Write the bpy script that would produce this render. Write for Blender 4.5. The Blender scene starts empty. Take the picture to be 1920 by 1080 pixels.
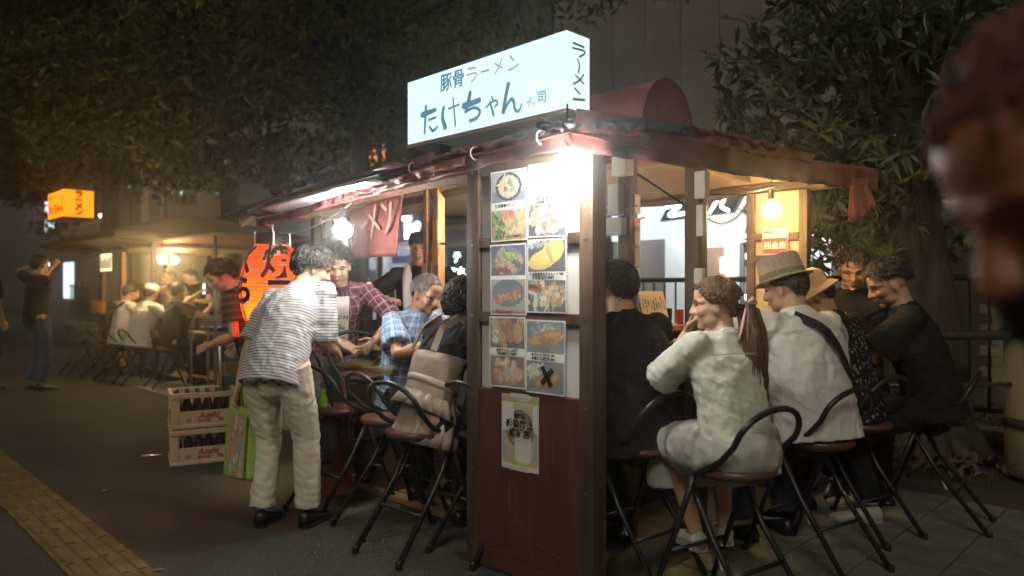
import bpy, bmesh, math, random
import numpy as np
from mathutils import Vector as V, Matrix, noise as MN
random.seed(7); np.random.seed(7)
R = math.radians
scn = bpy.context.scene
col = scn.collection

# ------------------------------------------------------------------ camera
CAM_H = 1.30
cd = bpy.data.cameras.new('camera'); cam = bpy.data.objects.new('camera', cd); col.objects.link(cam)
cam.location = (0, 0, CAM_H); cam.rotation_euler = (R(90), 0, 0)
cd.sensor_width = 36; cd.lens = 36 * 1350 / 1920; cd.clip_start = .02; cd.clip_end = 400
cd.dof.use_dof = True; cd.dof.focus_distance = 3.6; cd.dof.aperture_fstop = 1.6
scn.camera = cam
# ------------------------------------------------------------------ night sky, street light from behind, exposure
w = bpy.data.worlds.new('World'); scn.world = w; w.use_nodes = True
nt = w.node_tree; nt.nodes.clear()
out = nt.nodes.new('ShaderNodeOutputWorld'); bg = nt.nodes.new('ShaderNodeBackground')
sky = nt.nodes.new('ShaderNodeTexSky'); sky.sky_type = 'NISHITA'; sky.sun_disc = False
sky.sun_elevation = R(1.0); sky.sun_rotation = R(140); sky.altitude = 0; sky.air_density = 2.0; sky.dust_density = 6.0
mixg = nt.nodes.new('ShaderNodeMix'); mixg.data_type = 'RGBA'; mixg.inputs[0].default_value = .85
mixg.inputs[7].default_value = (.56, .47, .27, 1)            # warm city glow on the clouds, the same all over
nt.links.new(sky.outputs[0], mixg.inputs[6]); nt.links.new(mixg.outputs[2], bg.inputs[0])
bg.inputs[1].default_value = .06
nt.links.new(bg.outputs[0], out.inputs[0])
sd = bpy.data.lights.new('street_light_sun', 'SUN'); sd.energy = .26; sd.angle = R(18); sd.color = (1, .94, .78)  # soft sun lamp standing in for street lamps behind the camera
so = bpy.data.objects.new('street_light_sun', sd); col.objects.link(so); so.rotation_euler = (R(52), 0, R(-14))
scn.view_settings.view_transform = 'Standard'; scn.view_settings.look = 'None'
scn.view_settings.exposure = 1.5; scn.view_settings.gamma = 1
scn.render.engine = 'CYCLES'
scn.cycles.use_denoising = True
scn.cycles.max_bounces = 5; scn.cycles.diffuse_bounces = 3; scn.cycles.glossy_bounces = 2
scn.cycles.transmission_bounces = 4; scn.cycles.transparent_max_bounces = 8; scn.cycles.volume_bounces = 0
scn.cycles.sample_clamp_indirect = 3.0; scn.cycles.caustics_reflective = False; scn.cycles.caustics_refractive = False

# ------------------------------------------------------------------ places: the stall's near corner and its two directions
C0 = V((.36, 2.95, 0)); Q = math.sqrt(.5)
U1 = V((-Q, Q, 0)); U2 = V((Q, Q, 0)); UP = V((0, 0, 1))
def S(s, r, z=0.0):
    """a point in the stall's own grid: s metres along the front, r metres deep, z up"""
    return C0 + U1 * s + U2 * r + V((0, 0, z))
STALL = Matrix(((U1.x, U2.x, 0, C0.x), (U1.y, U2.y, 0, C0.y), (0, 0, 1, 0), (0, 0, 0, 1)))

# ------------------------------------------------------------------ object helpers
def tag(o, label=None, cat=None, group=None, kind=None):
    if label: o['label'] = label
    if cat: o['category'] = cat
    if group: o['group'] = group
    if kind: o['kind'] = kind
    return o
def empty(name, loc=(0, 0, 0), rz=0.0, label=None, cat=None, group=None):
    o = bpy.data.objects.new(name, None); col.objects.link(o); o.empty_display_size = .1
    o.location = loc; o.rotation_euler = (0, 0, rz)
    return tag(o, label, cat, group)
def link(name, me, parent=None, mat=None):
    o = bpy.data.objects.new(name, me); col.objects.link(o)
    if mat is not None:
        me.materials.clear(); me.materials.append(mat)
    if parent is not None: o.parent = parent
    return o
def copy_tree(o, parent=None, label=None):
    c = o.copy(); col.objects.link(c); c.parent = parent
    if label: c['label'] = label
    for ch in [x for x in o.children]: copy_tree(ch, c)
    return c
class MB:
    """collects simple shapes and links them as one mesh object"""
    def __init__(s): s.v = []; s.f = []
    def add(s, vs, fs):
        b = len(s.v); s.v += [tuple(x) for x in vs]; s.f += [tuple(i + b for i in f) for f in fs]; return s
    def box(s, c, d, rz=0.0, m=None):
        hx, hy, hz = d[0] / 2, d[1] / 2, d[2] / 2
        vs = [V((x, y, z)) for x in (-hx, hx) for y in (-hy, hy) for z in (-hz, hz)]
        if m is None: m = Matrix.Rotation(rz, 3, 'Z')
        vs = [m @ p + V(c) for p in vs]
        return s.add(vs, [(0, 1, 3, 2), (4, 6, 7, 5), (0, 4, 5, 1), (2, 3, 7, 6), (0, 2, 6, 4), (1, 5, 7, 3)])
    def bb(s, x0, x1, y0, y1, z0, z1):
        return s.box(((x0 + x1) / 2, (y0 + y1) / 2, (z0 + z1) / 2), (abs(x1 - x0), abs(y1 - y0), abs(z1 - z0)))
    def cbox(s, c, d, b=.01, m=None):
        """box with chamfered edges"""
        bm = bmesh.new(); bmesh.ops.create_cube(bm, size=1)
        bmesh.ops.scale(bm, vec=d, verts=bm.verts)
        bmesh.ops.bevel(bm, geom=bm.edges[:], offset=min(b, min(d) * .45), segments=2, profile=.6, affect='EDGES')
        bm.verts.ensure_lookup_table()
        vs = [(m @ v.co if m else v.co) + V(c) for v in bm.verts]; fs = [[v.index for v in f.verts] for f in bm.faces]
        bm.free(); return s.add(vs, fs)
    def loft(s, rings, cap=True, closed=True):
        n = len(rings[0]); b = len(s.v)
        for r_ in rings: s.v += [tuple(p) for p in r_]
        for i in range(len(rings) - 1):
            for j in range(n if closed else n - 1):
                k = (j + 1) % n
                s.f.append((b + i * n + j, b + i * n + k, b + (i + 1) * n + k, b + (i + 1) * n + j))
        if cap:
            s.f.append(tuple(b + j for j in reversed(range(n))))
            e = b + (len(rings) - 1) * n; s.f.append(tuple(e + j for j in range(n)))
        return s
    def tube(s, pts, rad, n=8, round_ends=False, ref=None, closed=False):
        pts = [V(p) for p in pts]
        rad = [rad] * len(pts) if isinstance(rad, (int, float)) else list(rad)
        if round_ends and not closed:
            p0, p1 = pts[0], pts[-1]; d0 = (p0 - pts[1]).normalized(); d1 = (p1 - pts[-2]).normalized()
            def sc(r_, k): return (r_[0] * k, r_[1] * k) if isinstance(r_, tuple) else r_ * k
            def mr(r_): return min(r_) if isinstance(r_, tuple) else r_
            a, b = rad[0], rad[-1]
            pts = [p0 + d0 * mr(a) * .95, p0 + d0 * mr(a) * .6] + pts + [p1 + d1 * mr(b) * .6, p1 + d1 * mr(b) * .95]
            rad = [sc(a, .3), sc(a, .8)] + rad + [sc(b, .8), sc(b, .3)]
        N = len(pts); tang = []
        for i in range(N):
            if closed: t = pts[(i + 1) % N] - pts[i - 1]
            else: t = pts[min(i + 1, N - 1)] - pts[max(i - 1, 0)]
            tang.append(t.normalized() if t.length > 1e-9 else V((0, 0, 1)))
        x = V(ref) if ref is not None else (V((1, 0, 0)) if abs(tang[0].x) < .9 else V((0, 1, 0)))
        rings = []
        for i in range(N):
            t = tang[i]; x = (x - t * x.dot(t))
            if x.length < 1e-6: x = t.orthogonal()
            x.normalize(); y = t.cross(x)
            rx, ry = rad[i] if isinstance(rad[i], tuple) else (rad[i], rad[i])
            rings.append([pts[i] + x * rx * math.cos(a) + y * ry * math.sin(a) for a in [2 * math.pi * k / n for k in range(n)]])
        if closed: rings.append(rings[0]); return s.loft(rings, cap=False)
        return s.loft(rings)
    def lathe(s, prof, c=(0, 0, 0), n=24, m=None, cap=True):
        rings = []
        for (r_, z) in prof:
            ring = [V((r_ * math.cos(2 * math.pi * k / n), r_ * math.sin(2 * math.pi * k / n), z)) for k in range(n)]
            rings.append([(m @ p if m else p) + V(c) for p in ring])
        return s.loft(rings, cap=cap)
    def ell(s, c, r, m=None, n=12, k=8):
        rings = []
        for i in range(1, k):
            a = math.pi * i / k; zz = -math.cos(a); q = math.sin(a)
            ring = [V((r[0] * q * math.cos(2 * math.pi * j / n), r[1] * q * math.sin(2 * math.pi * j / n), r[2] * zz)) for j in range(n)]
            rings.append([(m @ p if m else p) + V(c) for p in ring])
        return s.loft(rings)
    def quad(s, a, b, c, d): return s.add([a, b, c, d], [(0, 1, 2, 3)])
    def xf(s, m): s.v = [tuple(m @ V(p)) for p in s.v]; return s
    def mesh(s, name, smooth=False):
        me = bpy.data.meshes.new(name); me.from_pydata(s.v, [], s.f); me.validate(); me.update()
        bm = bmesh.new(); bm.from_mesh(me); bmesh.ops.recalc_face_normals(bm, faces=bm.faces); bm.to_mesh(me); bm.free()
        if smooth: me.polygons.foreach_set('use_smooth', [True] * len(me.polygons))
        return me
    def build(s, name, mat, parent=None, smooth=False):
        return link(name, s.mesh(name, smooth), parent, mat)
def auto_smooth(o, deg=40):
    o.data.polygons.foreach_set('use_smooth', [True] * len(o.data.polygons))
    o.data.set_sharp_from_angle(angle=R(deg)); return o
def sheet(name, pts, mat, parent=None):
    return MB().add(pts, [tuple(range(len(pts)))]).build(name, mat, parent)
def remesh(mb, vox, smooth_it=2, name='m', fac=.5):
    me = bpy.data.meshes.new('tmp'); me.from_pydata(mb.v, [], mb.f); me.update()
    bm = bmesh.new(); bm.from_mesh(me); bmesh.ops.recalc_face_normals(bm, faces=bm.faces); bm.to_mesh(me); bm.free()
    o = bpy.data.objects.new('tmp', me); col.objects.link(o)
    r_ = o.modifiers.new('r', 'REMESH'); r_.mode = 'VOXEL'; r_.voxel_size = vox
    if smooth_it:
        q = o.modifiers.new('s', 'SMOOTH'); q.factor = fac; q.iterations = smooth_it
    dg = bpy.context.evaluated_depsgraph_get()
    res = bpy.data.meshes.new_from_object(o.evaluated_get(dg)); res.name = name
    bpy.data.objects.remove(o); bpy.data.meshes.remove(me)
    res.polygons.foreach_set('use_smooth', [True] * len(res.polygons))
    return res

# ------------------------------------------------------------------ materials (all procedural)
MATS = {}
def mat(key, c=(.5, .5, .5), rough=.7, c2=None, scale=8.0, bump=0.0, bscale=None, metal=0.0, emit=None, es=0.0, spec=.5,
        detail=5.0, sheen=0.0, trans=0.0, alpha=1.0, sss=0.0, stretch=None, coat=0.0, thr=(.35, .65), speck=0.0):
    if key in MATS: return MATS[key]
    m = bpy.data.materials.new(key); m.use_nodes = True; t = m.node_tree; b = t.nodes['Principled BSDF']
    b.inputs['Base Color'].default_value = (*c, 1); b.inputs['Roughness'].default_value = rough; b.inputs['Metallic'].default_value = metal
    b.inputs['Specular IOR Level'].default_value = spec
    if sheen: b.inputs['Sheen Weight'].default_value = sheen
    if trans: b.inputs['Transmission Weight'].default_value = trans
    if alpha < 1: b.inputs['Alpha'].default_value = alpha
    if coat: b.inputs['Coat Weight'].default_value = coat
    if sss:
        b.inputs['Subsurface Weight'].default_value = sss; b.inputs['Subsurface Radius'].default_value = (.01, .004, .002); b.inputs['Subsurface Scale'].default_value = 1
    if emit is not None:
        b.inputs['Emission Color'].default_value = (*emit, 1); b.inputs['Emission Strength'].default_value = es
    tc = t.nodes.new('ShaderNodeTexCoord'); src = tc.outputs['Object']
    if stretch:
        mp = t.nodes.new('ShaderNodeMapping'); mp.inputs['Scale'].default_value = stretch
        t.links.new(src, mp.inputs[0]); src = mp.outputs[0]
    if c2 is not None:
        n = t.nodes.new('ShaderNodeTexNoise'); n.inputs['Scale'].default_value = scale; n.inputs['Detail'].default_value = detail
        n.inputs['Roughness'].default_value = .6
        t.links.new(src, n.inputs['Vector'])
        rp = t.nodes.new('ShaderNodeValToRGB'); rp.color_ramp.elements[0].position = thr[0]; rp.color_ramp.elements[1].position = thr[1]
        rp.color_ramp.elements[0].color = (*c, 1); rp.color_ramp.elements[1].color = (*c2, 1)
        t.links.new(n.outputs['Fac'], rp.inputs[0]); t.links.new(rp.outputs[0], b.inputs['Base Color'])
        if speck:
            n3 = t.nodes.new('ShaderNodeTexNoise'); n3.inputs['Scale'].default_value = 120; n3.inputs['Detail'].default_value = 2; t.links.new(src, n3.inputs['Vector'])
            r3 = t.nodes.new('ShaderNodeValToRGB'); r3.color_ramp.elements[0].position = .44; r3.color_ramp.elements[1].position = .66
            r3.color_ramp.elements[0].color = (1, 1, 1, 1); r3.color_ramp.elements[1].color = (speck, speck, speck * .95, 1); t.links.new(n3.outputs['Fac'], r3.inputs[0])
            mx = t.nodes.new('ShaderNodeMix'); mx.data_type = 'RGBA'; mx.blend_type = 'MULTIPLY'; mx.inputs[0].default_value = 1; mx.clamp_result = False
            t.links.new(rp.outputs[0], mx.inputs[6]); t.links.new(r3.outputs[0], mx.inputs[7]); t.links.new(mx.outputs[2], b.inputs['Base Color'])
    if bump:
        n2 = t.nodes.new('ShaderNodeTexNoise'); n2.inputs['Scale'].default_value = bscale or scale * 4; n2.inputs['Detail'].default_value = 6
        t.links.new(src, n2.inputs['Vector'])
        bp = t.nodes.new('ShaderNodeBump'); bp.inputs['Strength'].default_value = bump; bp.inputs['Distance'].default_value = .01
        t.links.new(n2.outputs['Fac'], bp.inputs['Height']); t.links.new(bp.outputs[0], b.inputs['Normal'])
    MATS[key] = m
    return m
def emis(key, c, s, sample=True):
    if key in MATS: return MATS[key]
    m = mat(key, (.02, .02, .02), .6, emit=c, es=s)
    if not sample: m.cycles.emission_sampling = 'NONE'
    return m
def uvmat(key, build, rough=.85, bump=.25, bscale=260, spec=.2):
    """cloth whose print follows the garment: build(tree, u, v) returns a colour socket from metres around and along"""
    if key in MATS: return MATS[key]
    m = bpy.data.materials.new(key); m.use_nodes = True; t = m.node_tree; b = t.nodes['Principled BSDF']
    b.inputs['Roughness'].default_value = rough; b.inputs['Specular IOR Level'].default_value = spec
    uv = t.nodes.new('ShaderNodeUVMap'); uv.uv_map = 'cloth'
    sp = t.nodes.new('ShaderNodeSeparateXYZ'); t.links.new(uv.outputs[0], sp.inputs[0])
    t.links.new(build(t, sp.outputs[0], sp.outputs[1]), b.inputs['Base Color'])
    tc = t.nodes.new('ShaderNodeTexCoord'); n2 = t.nodes.new('ShaderNodeTexNoise'); n2.inputs['Scale'].default_value = bscale
    t.links.new(tc.outputs['Object'], n2.inputs['Vector'])
    bp = t.nodes.new('ShaderNodeBump'); bp.inputs['Strength'].default_value = bump; bp.inputs['Distance'].default_value = .002
    t.links.new(n2.outputs['Fac'], bp.inputs['Height']); t.links.new(bp.outputs[0], b.inputs['Normal'])
    MATS[key] = m; return m
def mth(t, op, a, b=None, c=None):
    n = t.nodes.new('ShaderNodeMath'); n.operation = op
    for i, x in enumerate((a, b, c)):
        if x is None: continue
        if isinstance(x, (int, float)): n.inputs[i].default_value = x
        else: t.links.new(x, n.inputs[i])
    return n.outputs[0]
def mixc(t, f, a, b):
    n = t.nodes.new('ShaderNodeMix'); n.data_type = 'RGBA'
    for i, x in ((0, f), (6, a), (7, b)):
        if isinstance(x, (int, float)): n.inputs[i].default_value = x
        elif isinstance(x, tuple): n.inputs[i].default_value = (*x, 1)
        else: t.links.new(x, n.inputs[i])
    return n.outputs[2]
def band(t, u, period, width, off=0.0):
    """1 inside stripes of the given width"""
    return mth(t, 'LESS_THAN', mth(t, 'FRACT', mth(t, 'ADD', mth(t, 'MULTIPLY', u, 1 / period), 50.0 + off)), width / period)
def vcol_mat(key, rough=.5, coat=.0, emit=0.0):
    if key in MATS: return MATS[key]
    m = bpy.data.materials.new(key); m.use_nodes = True; t = m.node_tree; b = t.nodes['Principled BSDF']
    a = t.nodes.new('ShaderNodeVertexColor'); a.layer_name = 'print'
    t.links.new(a.outputs[0], b.inputs['Base Color']); b.inputs['Roughness'].default_value = rough; b.inputs['Coat Weight'].default_value = coat
    if emit:
        t.links.new(a.outputs[0], b.inputs['Emission Color']); b.inputs['Emission Strength'].default_value = emit
    MATS[key] = m; return m

# ------------------------------------------------------------------ lettering as thin meshes
def text_mesh(body, size=.1, offset=0.0, shear=0.0, extrude=.0006, spacing=1.0, align='CENTER', res=2, vertical=False, line=1.0):
    c = bpy.data.curves.new('lettering', 'FONT'); c.body = '\n'.join(body) if vertical else body
    c.size = size; c.offset = offset; c.shear = shear; c.extrude = extrude; c.space_character = spacing; c.space_line = line
    c.align_x = align; c.align_y = 'CENTER'; c.resolution_u = res
    o = bpy.data.objects.new('lettering', c); col.objects.link(o)
    dg = bpy.context.evaluated_depsgraph_get(); me = bpy.data.meshes.new_from_object(o.evaluated_get(dg))
    bpy.data.objects.remove(o); bpy.data.curves.remove(c); me.name = 'lettering'
    return me
def basis(o, ex, ez=UP):
    """matrix that lays a drawing (x right, y up) on an upright face: ex = reading direction, ez = up on the face"""
    ex = V(ex).normalized(); ez = V(ez).normalized(); n = ex.cross(ez)
    return Matrix(((ex.x, ez.x, n.x, o[0]), (ex.y, ez.y, n.y, o[1]), (ex.z, ez.z, n.z, o[2]), (0, 0, 0, 1)))
def text(body, o, ex, ez, mat_, parent=None, name='lettering', sx=1.0, **k):
    me = text_mesh(body, **k)
    if sx != 1.0: me.transform(Matrix.Diagonal((sx, 1, 1, 1)))
    me.transform(basis(o, ex, ez)); return link(name, me, parent, mat_)
def stroke_mb(mb, pts, ws, z0=0.0, z1=.0012, n=7):
    """brush stroke in the drawing plane: polyline with varying width and round ends"""
    P = [V((p[0], p[1], 0)) for p in pts]
    if isinstance(ws, (int, float)): ws = [ws] * len(P)
    # resample smoothly (Catmull-Rom)
    Q_, W_ = [], []
    for i in range(len(P) - 1):
        p0, p1, p2, p3 = P[max(i - 1, 0)], P[i], P[i + 1], P[min(i + 2, len(P) - 1)]
        for k in range(6):
            t = k / 6
            Q_.append(.5 * ((2 * p1) + (p2 - p0) * t + (2 * p0 - 5 * p1 + 4 * p2 - p3) * t * t + (3 * p1 - p0 - 3 * p2 + p3) * t ** 3))
            W_.append(ws[i] * (1 - t) + ws[i + 1] * t)
    Q_.append(P[-1]); W_.append(ws[-1])
    L, Rr = [], []
    for i, q in enumerate(Q_):
        t = (Q_[min(i + 1, len(Q_) - 1)] - Q_[max(i - 1, 0)])
        t = t.normalized() if t.length > 1e-9 else V((1, 0, 0)); nn = V((-t.y, t.x, 0))
        L.append(q + nn * W_[i] / 2); Rr.append(q - nn * W_[i] / 2)
    m = len(Q_); vs = [V((p.x, p.y, z1)) for p in L + Rr]
    fs = [(i, m + i, m + i + 1, i + 1) for i in range(m - 1)]
    for c_, w_, d in ((Q_[0], W_[0], -1), (Q_[-1], W_[-1], 1)):
        b = len(vs)
        vs += [V((c_.x + w_ / 2 * math.cos(a), c_.y + w_ / 2 * math.sin(a), z1 + d * .00003)) for a in [2 * math.pi * k / 10 for k in range(10)]]
        fs.append(tuple(range(b, b + 10)))
    mb.add(vs, fs); return mb

# ------------------------------------------------------------------ lamps
def point(parent, loc, watts, color, radius=.045):
    ld = bpy.data.lights.new('bulb_light', 'POINT'); ld.energy = watts; ld.color = color; ld.shadow_soft_size = radius
    lo = bpy.data.objects.new('bulb_light', ld); col.objects.link(lo); lo.location = loc
    if parent is not None: lo.parent = parent
    return lo
# ================================================================== materials used all over
ASPH = mat('asphalt', (.013, .0135, .0115), .8, (.034, .034, .028), scale=1.3, bump=1.0, bscale=150, thr=(.3, .75), speck=5.0)
PAVE = mat('paver_concrete', (.080, .084, .066), .8, (.135, .135, .108), scale=5, bump=.45, bscale=90, speck=1.7)
CONC = mat('concrete', (.16, .135, .10), .85, (.24, .205, .155), scale=2.2, bump=.3, bscale=60, speck=1.6)
TACT = mat('tactile_yellow', (.075, .056, .024), .75, (.155, .112, .045), scale=5, bump=.4, bscale=120, speck=1.8)
SOIL = mat('soil', (.018, .014, .010), .95, (.045, .034, .022), scale=12, bump=1.0, bscale=60)
BLACKM = mat('black_painted_steel', (.012, .012, .013), .38, (.022, .021, .020), scale=40, bump=.06, bscale=200)
FENCEM = mat('fence_paint', (.018, .016, .014), .45, (.030, .027, .023), scale=20)
WHITEP = mat('white_paint', (.78, .79, .77), .6, (.70, .71, .69), scale=3)
BARK = mat('bark', (.030, .024, .018), .95, (.085, .068, .05), scale=14, bump=1.0, bscale=30, stretch=(1, 1, .35))
STEEL = mat('brushed_steel', (.42, .41, .40), .32, (.30, .30, .30), scale=30, metal=1.0)

# ================================================================== ground
g = sheet('ground', [(-60, -12, 0), (60, -12, 0), (60, 70, 0), (-60, 70, 0)], ASPH); tag(g, kind='structure')
def frame(name, s, r, z=0, **k):
    """an Empty in the street's own grid: local x runs away from the street, local y along it"""
    return empty(name, S(s, r, z), R(45), **k)
# concrete strip by the far stall
cs = MB().bb(.85, 2.3, 3.4, 9.7, -.05, .004).build('concrete_path', CONC); cs.location = C0; cs.rotation_euler = (0, 0, R(45)); tag(cs, kind='structure')
# paving slabs round the right-hand seats
pv = frame('pavement', 0, 0); tag(pv, kind='structure')
slab_base = MB().bb(-2.4, 2.9, -3.3, .15, -.05, .003).build('slab_bedding', mat('joint_sand', (.035, .032, .025), .95), pv)
pm = [MB().cbox((0, 0, 0), (.292, .292, .03), .004).mesh('paver') for _ in range(1)][0]; pm.materials.append(PAVE)
for i in range(17):
    for j in range(11):
        o = link('paver', pm, pv); o.location = (-2.25 + i * .3 , -3.15 + j * .3, -.004 + random.uniform(-.0022, .0022))
        o.rotation_euler = (random.uniform(-.006, .006), random.uniform(-.006, .006), random.choice((0, 1, 2, 3)) * math.pi / 2)
# tactile guide strip: 30 cm tiles with four long bars
tp = empty('tactile_paving', V((-4.1, 5.77, .0)), R(45)); tag(tp, kind='structure')
tb = MB().bb(-.148, .148, -.148, .148, -.02, .006)
for k in range(4):
    x = -.111 + k * .074
    tb.loft([[V((x + dx, y, z)) for dx, z in ((-.021, .006), (-.013, .0145), (.013, .0145), (.021, .006))] for y in (-.135, .135)], cap=True)
tm = tb.mesh('tile'); tm.materials.append(TACT)
for k in range(-16, 34):
    o = link('tile', tm, tp); o.location = (-.15, -k * .3 + .3, random.uniform(-.001, .001)); o.rotation_euler = (0, 0, random.uniform(-.006, .006))
# planting bed behind the right-hand seats, with its kerb
bed = MB().bb(-2.9, 9, -7.5, -1.62, 0, .08)
bed.v = [(x + 3.45 + 2.9, y, z) for x, y, z in bed.v]
bd = bed.build('planting_bed', SOIL); bd.location = C0; bd.rotation_euler = (0, 0, R(45)); tag(bd, kind='structure')

# ================================================================== leaves helper
def leaf_cloud(name, pos, nrm, size, mat_, parent=None, aspect=.36, droop=.25, tip=None):
    """one mesh of folded four-triangle leaves: pos/nrm arrays, leaf axis random or given by tip"""
    n = len(pos)
    a = np.random.normal(size=(n, 3)) if tip is None else np.array(tip, float)
    if tip is None: a[:, 2] -= droop * 2.2
    a /= np.linalg.norm(a, axis=1)[:, None]
    nn = nrm + np.random.normal(size=(n, 3)) * .45
    b = np.cross(a, nn); b /= np.linalg.norm(b, axis=1)[:, None] + 1e-9
    c = np.cross(b, a)
    L = size * np.random.uniform(.65, 1.3, (n, 1)); Wd = L * aspect
    p0 = pos; p1 = pos + a * L * .45 + b * Wd * .5 + c * L * .05; p2 = pos + a * L - c * L * .12; p3 = pos + a * L * .45 - b * Wd * .5 + c * L * .05
    pm_ = pos + a * L * .5 - c * L * .03
    vs = np.stack([p0, p1, p2, p3, pm_], 1).reshape(-1, 3)
    base = (np.arange(n) * 5)[:, None]
    tri = np.concatenate([base + np.array([[0, 1, 4]]), base + np.array([[1, 2, 4]]), base + np.array([[2, 3, 4]]), base + np.array([[3, 0, 4]])], 1).reshape(-1)
    me = bpy.data.meshes.new(name); me.vertices.add(n * 5); me.vertices.foreach_set('co', vs.astype(np.float32).ravel())
    me.loops.add(n * 12); me.loops.foreach_set('vertex_index', tri.astype(np.int32))
    me.polygons.add(n * 4); me.polygons.foreach_set('loop_start', np.arange(0, n * 12, 3, dtype=np.int32))
    me.update(calc_edges=True); me.validate()
    cl = me.color_attributes.new('tone', 'FLOAT_COLOR', 'POINT')
    tone = np.repeat(np.random.uniform(0, 1, n), 5); cc = np.stack([tone, tone, tone, np.ones_like(tone)], 1)
    cl.data.foreach_set('color', cc.astype(np.float32).ravel())
    return link(name, me, parent, mat_)
def leafmat(key, ca, cb, rough=.5):
    m = bpy.data.materials.new(key); m.use_nodes = True; t = m.node_tree; b = t.nodes['Principled BSDF']
    a = t.nodes.new('ShaderNodeVertexColor'); a.layer_name = 'tone'
    t.links.new(mixc(t, a.outputs[0], ca, cb), b.inputs['Base Color']); b.inputs['Roughness'].default_value = rough
    b.inputs['Specular IOR Level'].default_value = .35
    tr = t.nodes.new('ShaderNodeBsdfTranslucent'); t.links.new(mixc(t, a.outputs[0], ca, cb), tr.inputs[0])
    mx = t.nodes.new('ShaderNodeMixShader'); mx.inputs[0].default_value = .25
    t.links.new(b.outputs[0], mx.inputs[1]); t.links.new(tr.outputs[0], mx.inputs[2]); t.links.new(mx.outputs[0], t.nodes['Material Output'].inputs[0])
    return m
LEAFD = leafmat('street_leaf', (.058, .085, .014), (.150, .170, .030))
LEAFR = leafmat('glossy_leaf', (.045, .068, .022), (.12, .15, .055), .38)

def trunk_mb(mb, base, top, r0, r1, wob=.06, n=10, seg=9, rnd=random):
    base, top = V(base), V(top); pts, rad = [], []
    for i in range(seg + 1):
        t = i / seg; p = base.lerp(top, t)
        if 0 < i: p += V((rnd.uniform(-wob, wob), rnd.uniform(-wob, wob), 0)) * (.5 + .5 * t)
        pts.append(p); rad.append(r0 * (1 - t) + r1 * t + (r0 * .45 * max(0, 1 - t * 9)))
    mb.tube(pts, rad, n); return pts

def street_tree(label, loc, trunk_h, r0, centre, radii, clumps, per, leaf, seed, extra=()):
    rnd = random.Random(seed); np.random.seed(seed)
    root = empty('street_tree', loc, 0, label, 'tree', 'street trees behind the stalls')
    mb = MB(); tops = trunk_mb(mb, (0, 0, -.05), (rnd.uniform(-.2, .2), rnd.uniform(-.2, .2), trunk_h), r0, r0 * .62, .05, rnd=rnd)
    c = V(centre); cl = []
    for k in range(clumps):
        d = V((rnd.gauss(0, 1), rnd.gauss(0, 1), rnd.gauss(0, .9))).normalized() * (rnd.random() ** .45)
        cl.append((c + V((d.x * radii[0], d.y * radii[1], d.z * radii[2])), rnd.uniform(.45, .95)))
    cl += [(V(p), q) for p, q in extra]
    for k in range(0, len(cl), 3):
        p = cl[k][0]; a = tops[-1 - (k % 3)]; m_ = a.lerp(p, .5) + V((rnd.uniform(-.3, .3), rnd.uniform(-.3, .3), rnd.uniform(.1, .5)))
        mb.tube([a, a.lerp(m_, .5), m_, p], [r0 * .38, r0 * .28, r0 * .17, .012], 6)
    auto_smooth(mb.build('trunk', BARK, root), 60)
    ps, ns = [], []
    for p, q in cl:
        n = int(per * (q / .7) ** 2)
        d = np.random.normal(size=(n, 3)); d /= np.linalg.norm(d, axis=1)[:, None]
        rr = np.random.uniform(.25, 1.0, (n, 1)) ** .6
        pp = np.array(p) + d * rr * q * np.array([1, 1, .6]); ps.append(pp); ns.append(d)
    leaf_cloud('crown', np.concatenate(ps), np.concatenate(ns) + np.array([0, 0, .5]), leaf, LEAFD, root)
    return root
street_tree('tall leafy tree whose branches hang over the white lit sign', S(6.6, 3.2), 4.6, .17, (-.6, -1.0, 5.6), (3.9, 4.4, 1.9), 125, 190, .14, 3,
            extra=[((1.6, -4.2, 4.15), .55), ((.8, -4.6, 4.0), .6), ((2.2, -5.2, 4.05), .5), ((3.1, -4.4, 4.3), .6), ((1.1, -5.4, 4.15), .55), ((-.4, -4.0, 3.9), .6), ((2.6, -3.2, 4.5), .7), ((3.6, -2.2, 5.0), .9), ((1.9, -5.9, 4.0), .4)] + [((random.Random(k).uniform(-3.6, 2.4), random.Random(k + 50).uniform(-2.6, .4), random.Random(k + 90).uniform(3.1, 4.4)), .6) for k in range(48) if abs(random.Random(k).uniform(-3.6, 2.4) - .15) > .95])
street_tree('street tree with bare trunk behind the red paper lantern', S(11, 3.2), 4.8, .2, (-.2, -.8, 5.6), (4.2, 4.2, 2.2), 95, 170, .17, 5,
            extra=[((random.Random(k).uniform(-3.4, 3.2), random.Random(k + 50).uniform(-3.2, -.8), random.Random(k + 90).uniform(3.1, 4.3)), .75) for k in range(34)])
street_tree('dark street tree over the far lit stall', S(15.5, 2.6), 4.4, .24, (-1.5, -1.5, 5.8), (5.5, 5.0, 2.6), 110, 165, .2, 9,
            extra=[((-5.5, -3.5, 4.6), 1.3), ((-4.2, -4.8, 4.2), 1.2), ((-6.8, -2.5, 4.4), 1.3), ((-3.0, -3.5, 4.0), 1.2), ((-6, -4, 5.6), 1.4)])
street_tree('street tree at the end of the street behind the far stall', S(22, 1.2), 4.4, .24, (-1.5, 0, 5.2), (6.5, 4.5, 3.0), 80, 150, .26, 12)
# overhanging branches of a tree beside the camera, top left corner
street_tree('nearer street tree filling the top corner with yellowish leaves', V((-8.2, 7.4, 0)), 4.2, .2, (1.6, .6, 4.9), (3.2, 2.6, 1.5), 70, 190, .13, 21)

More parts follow.
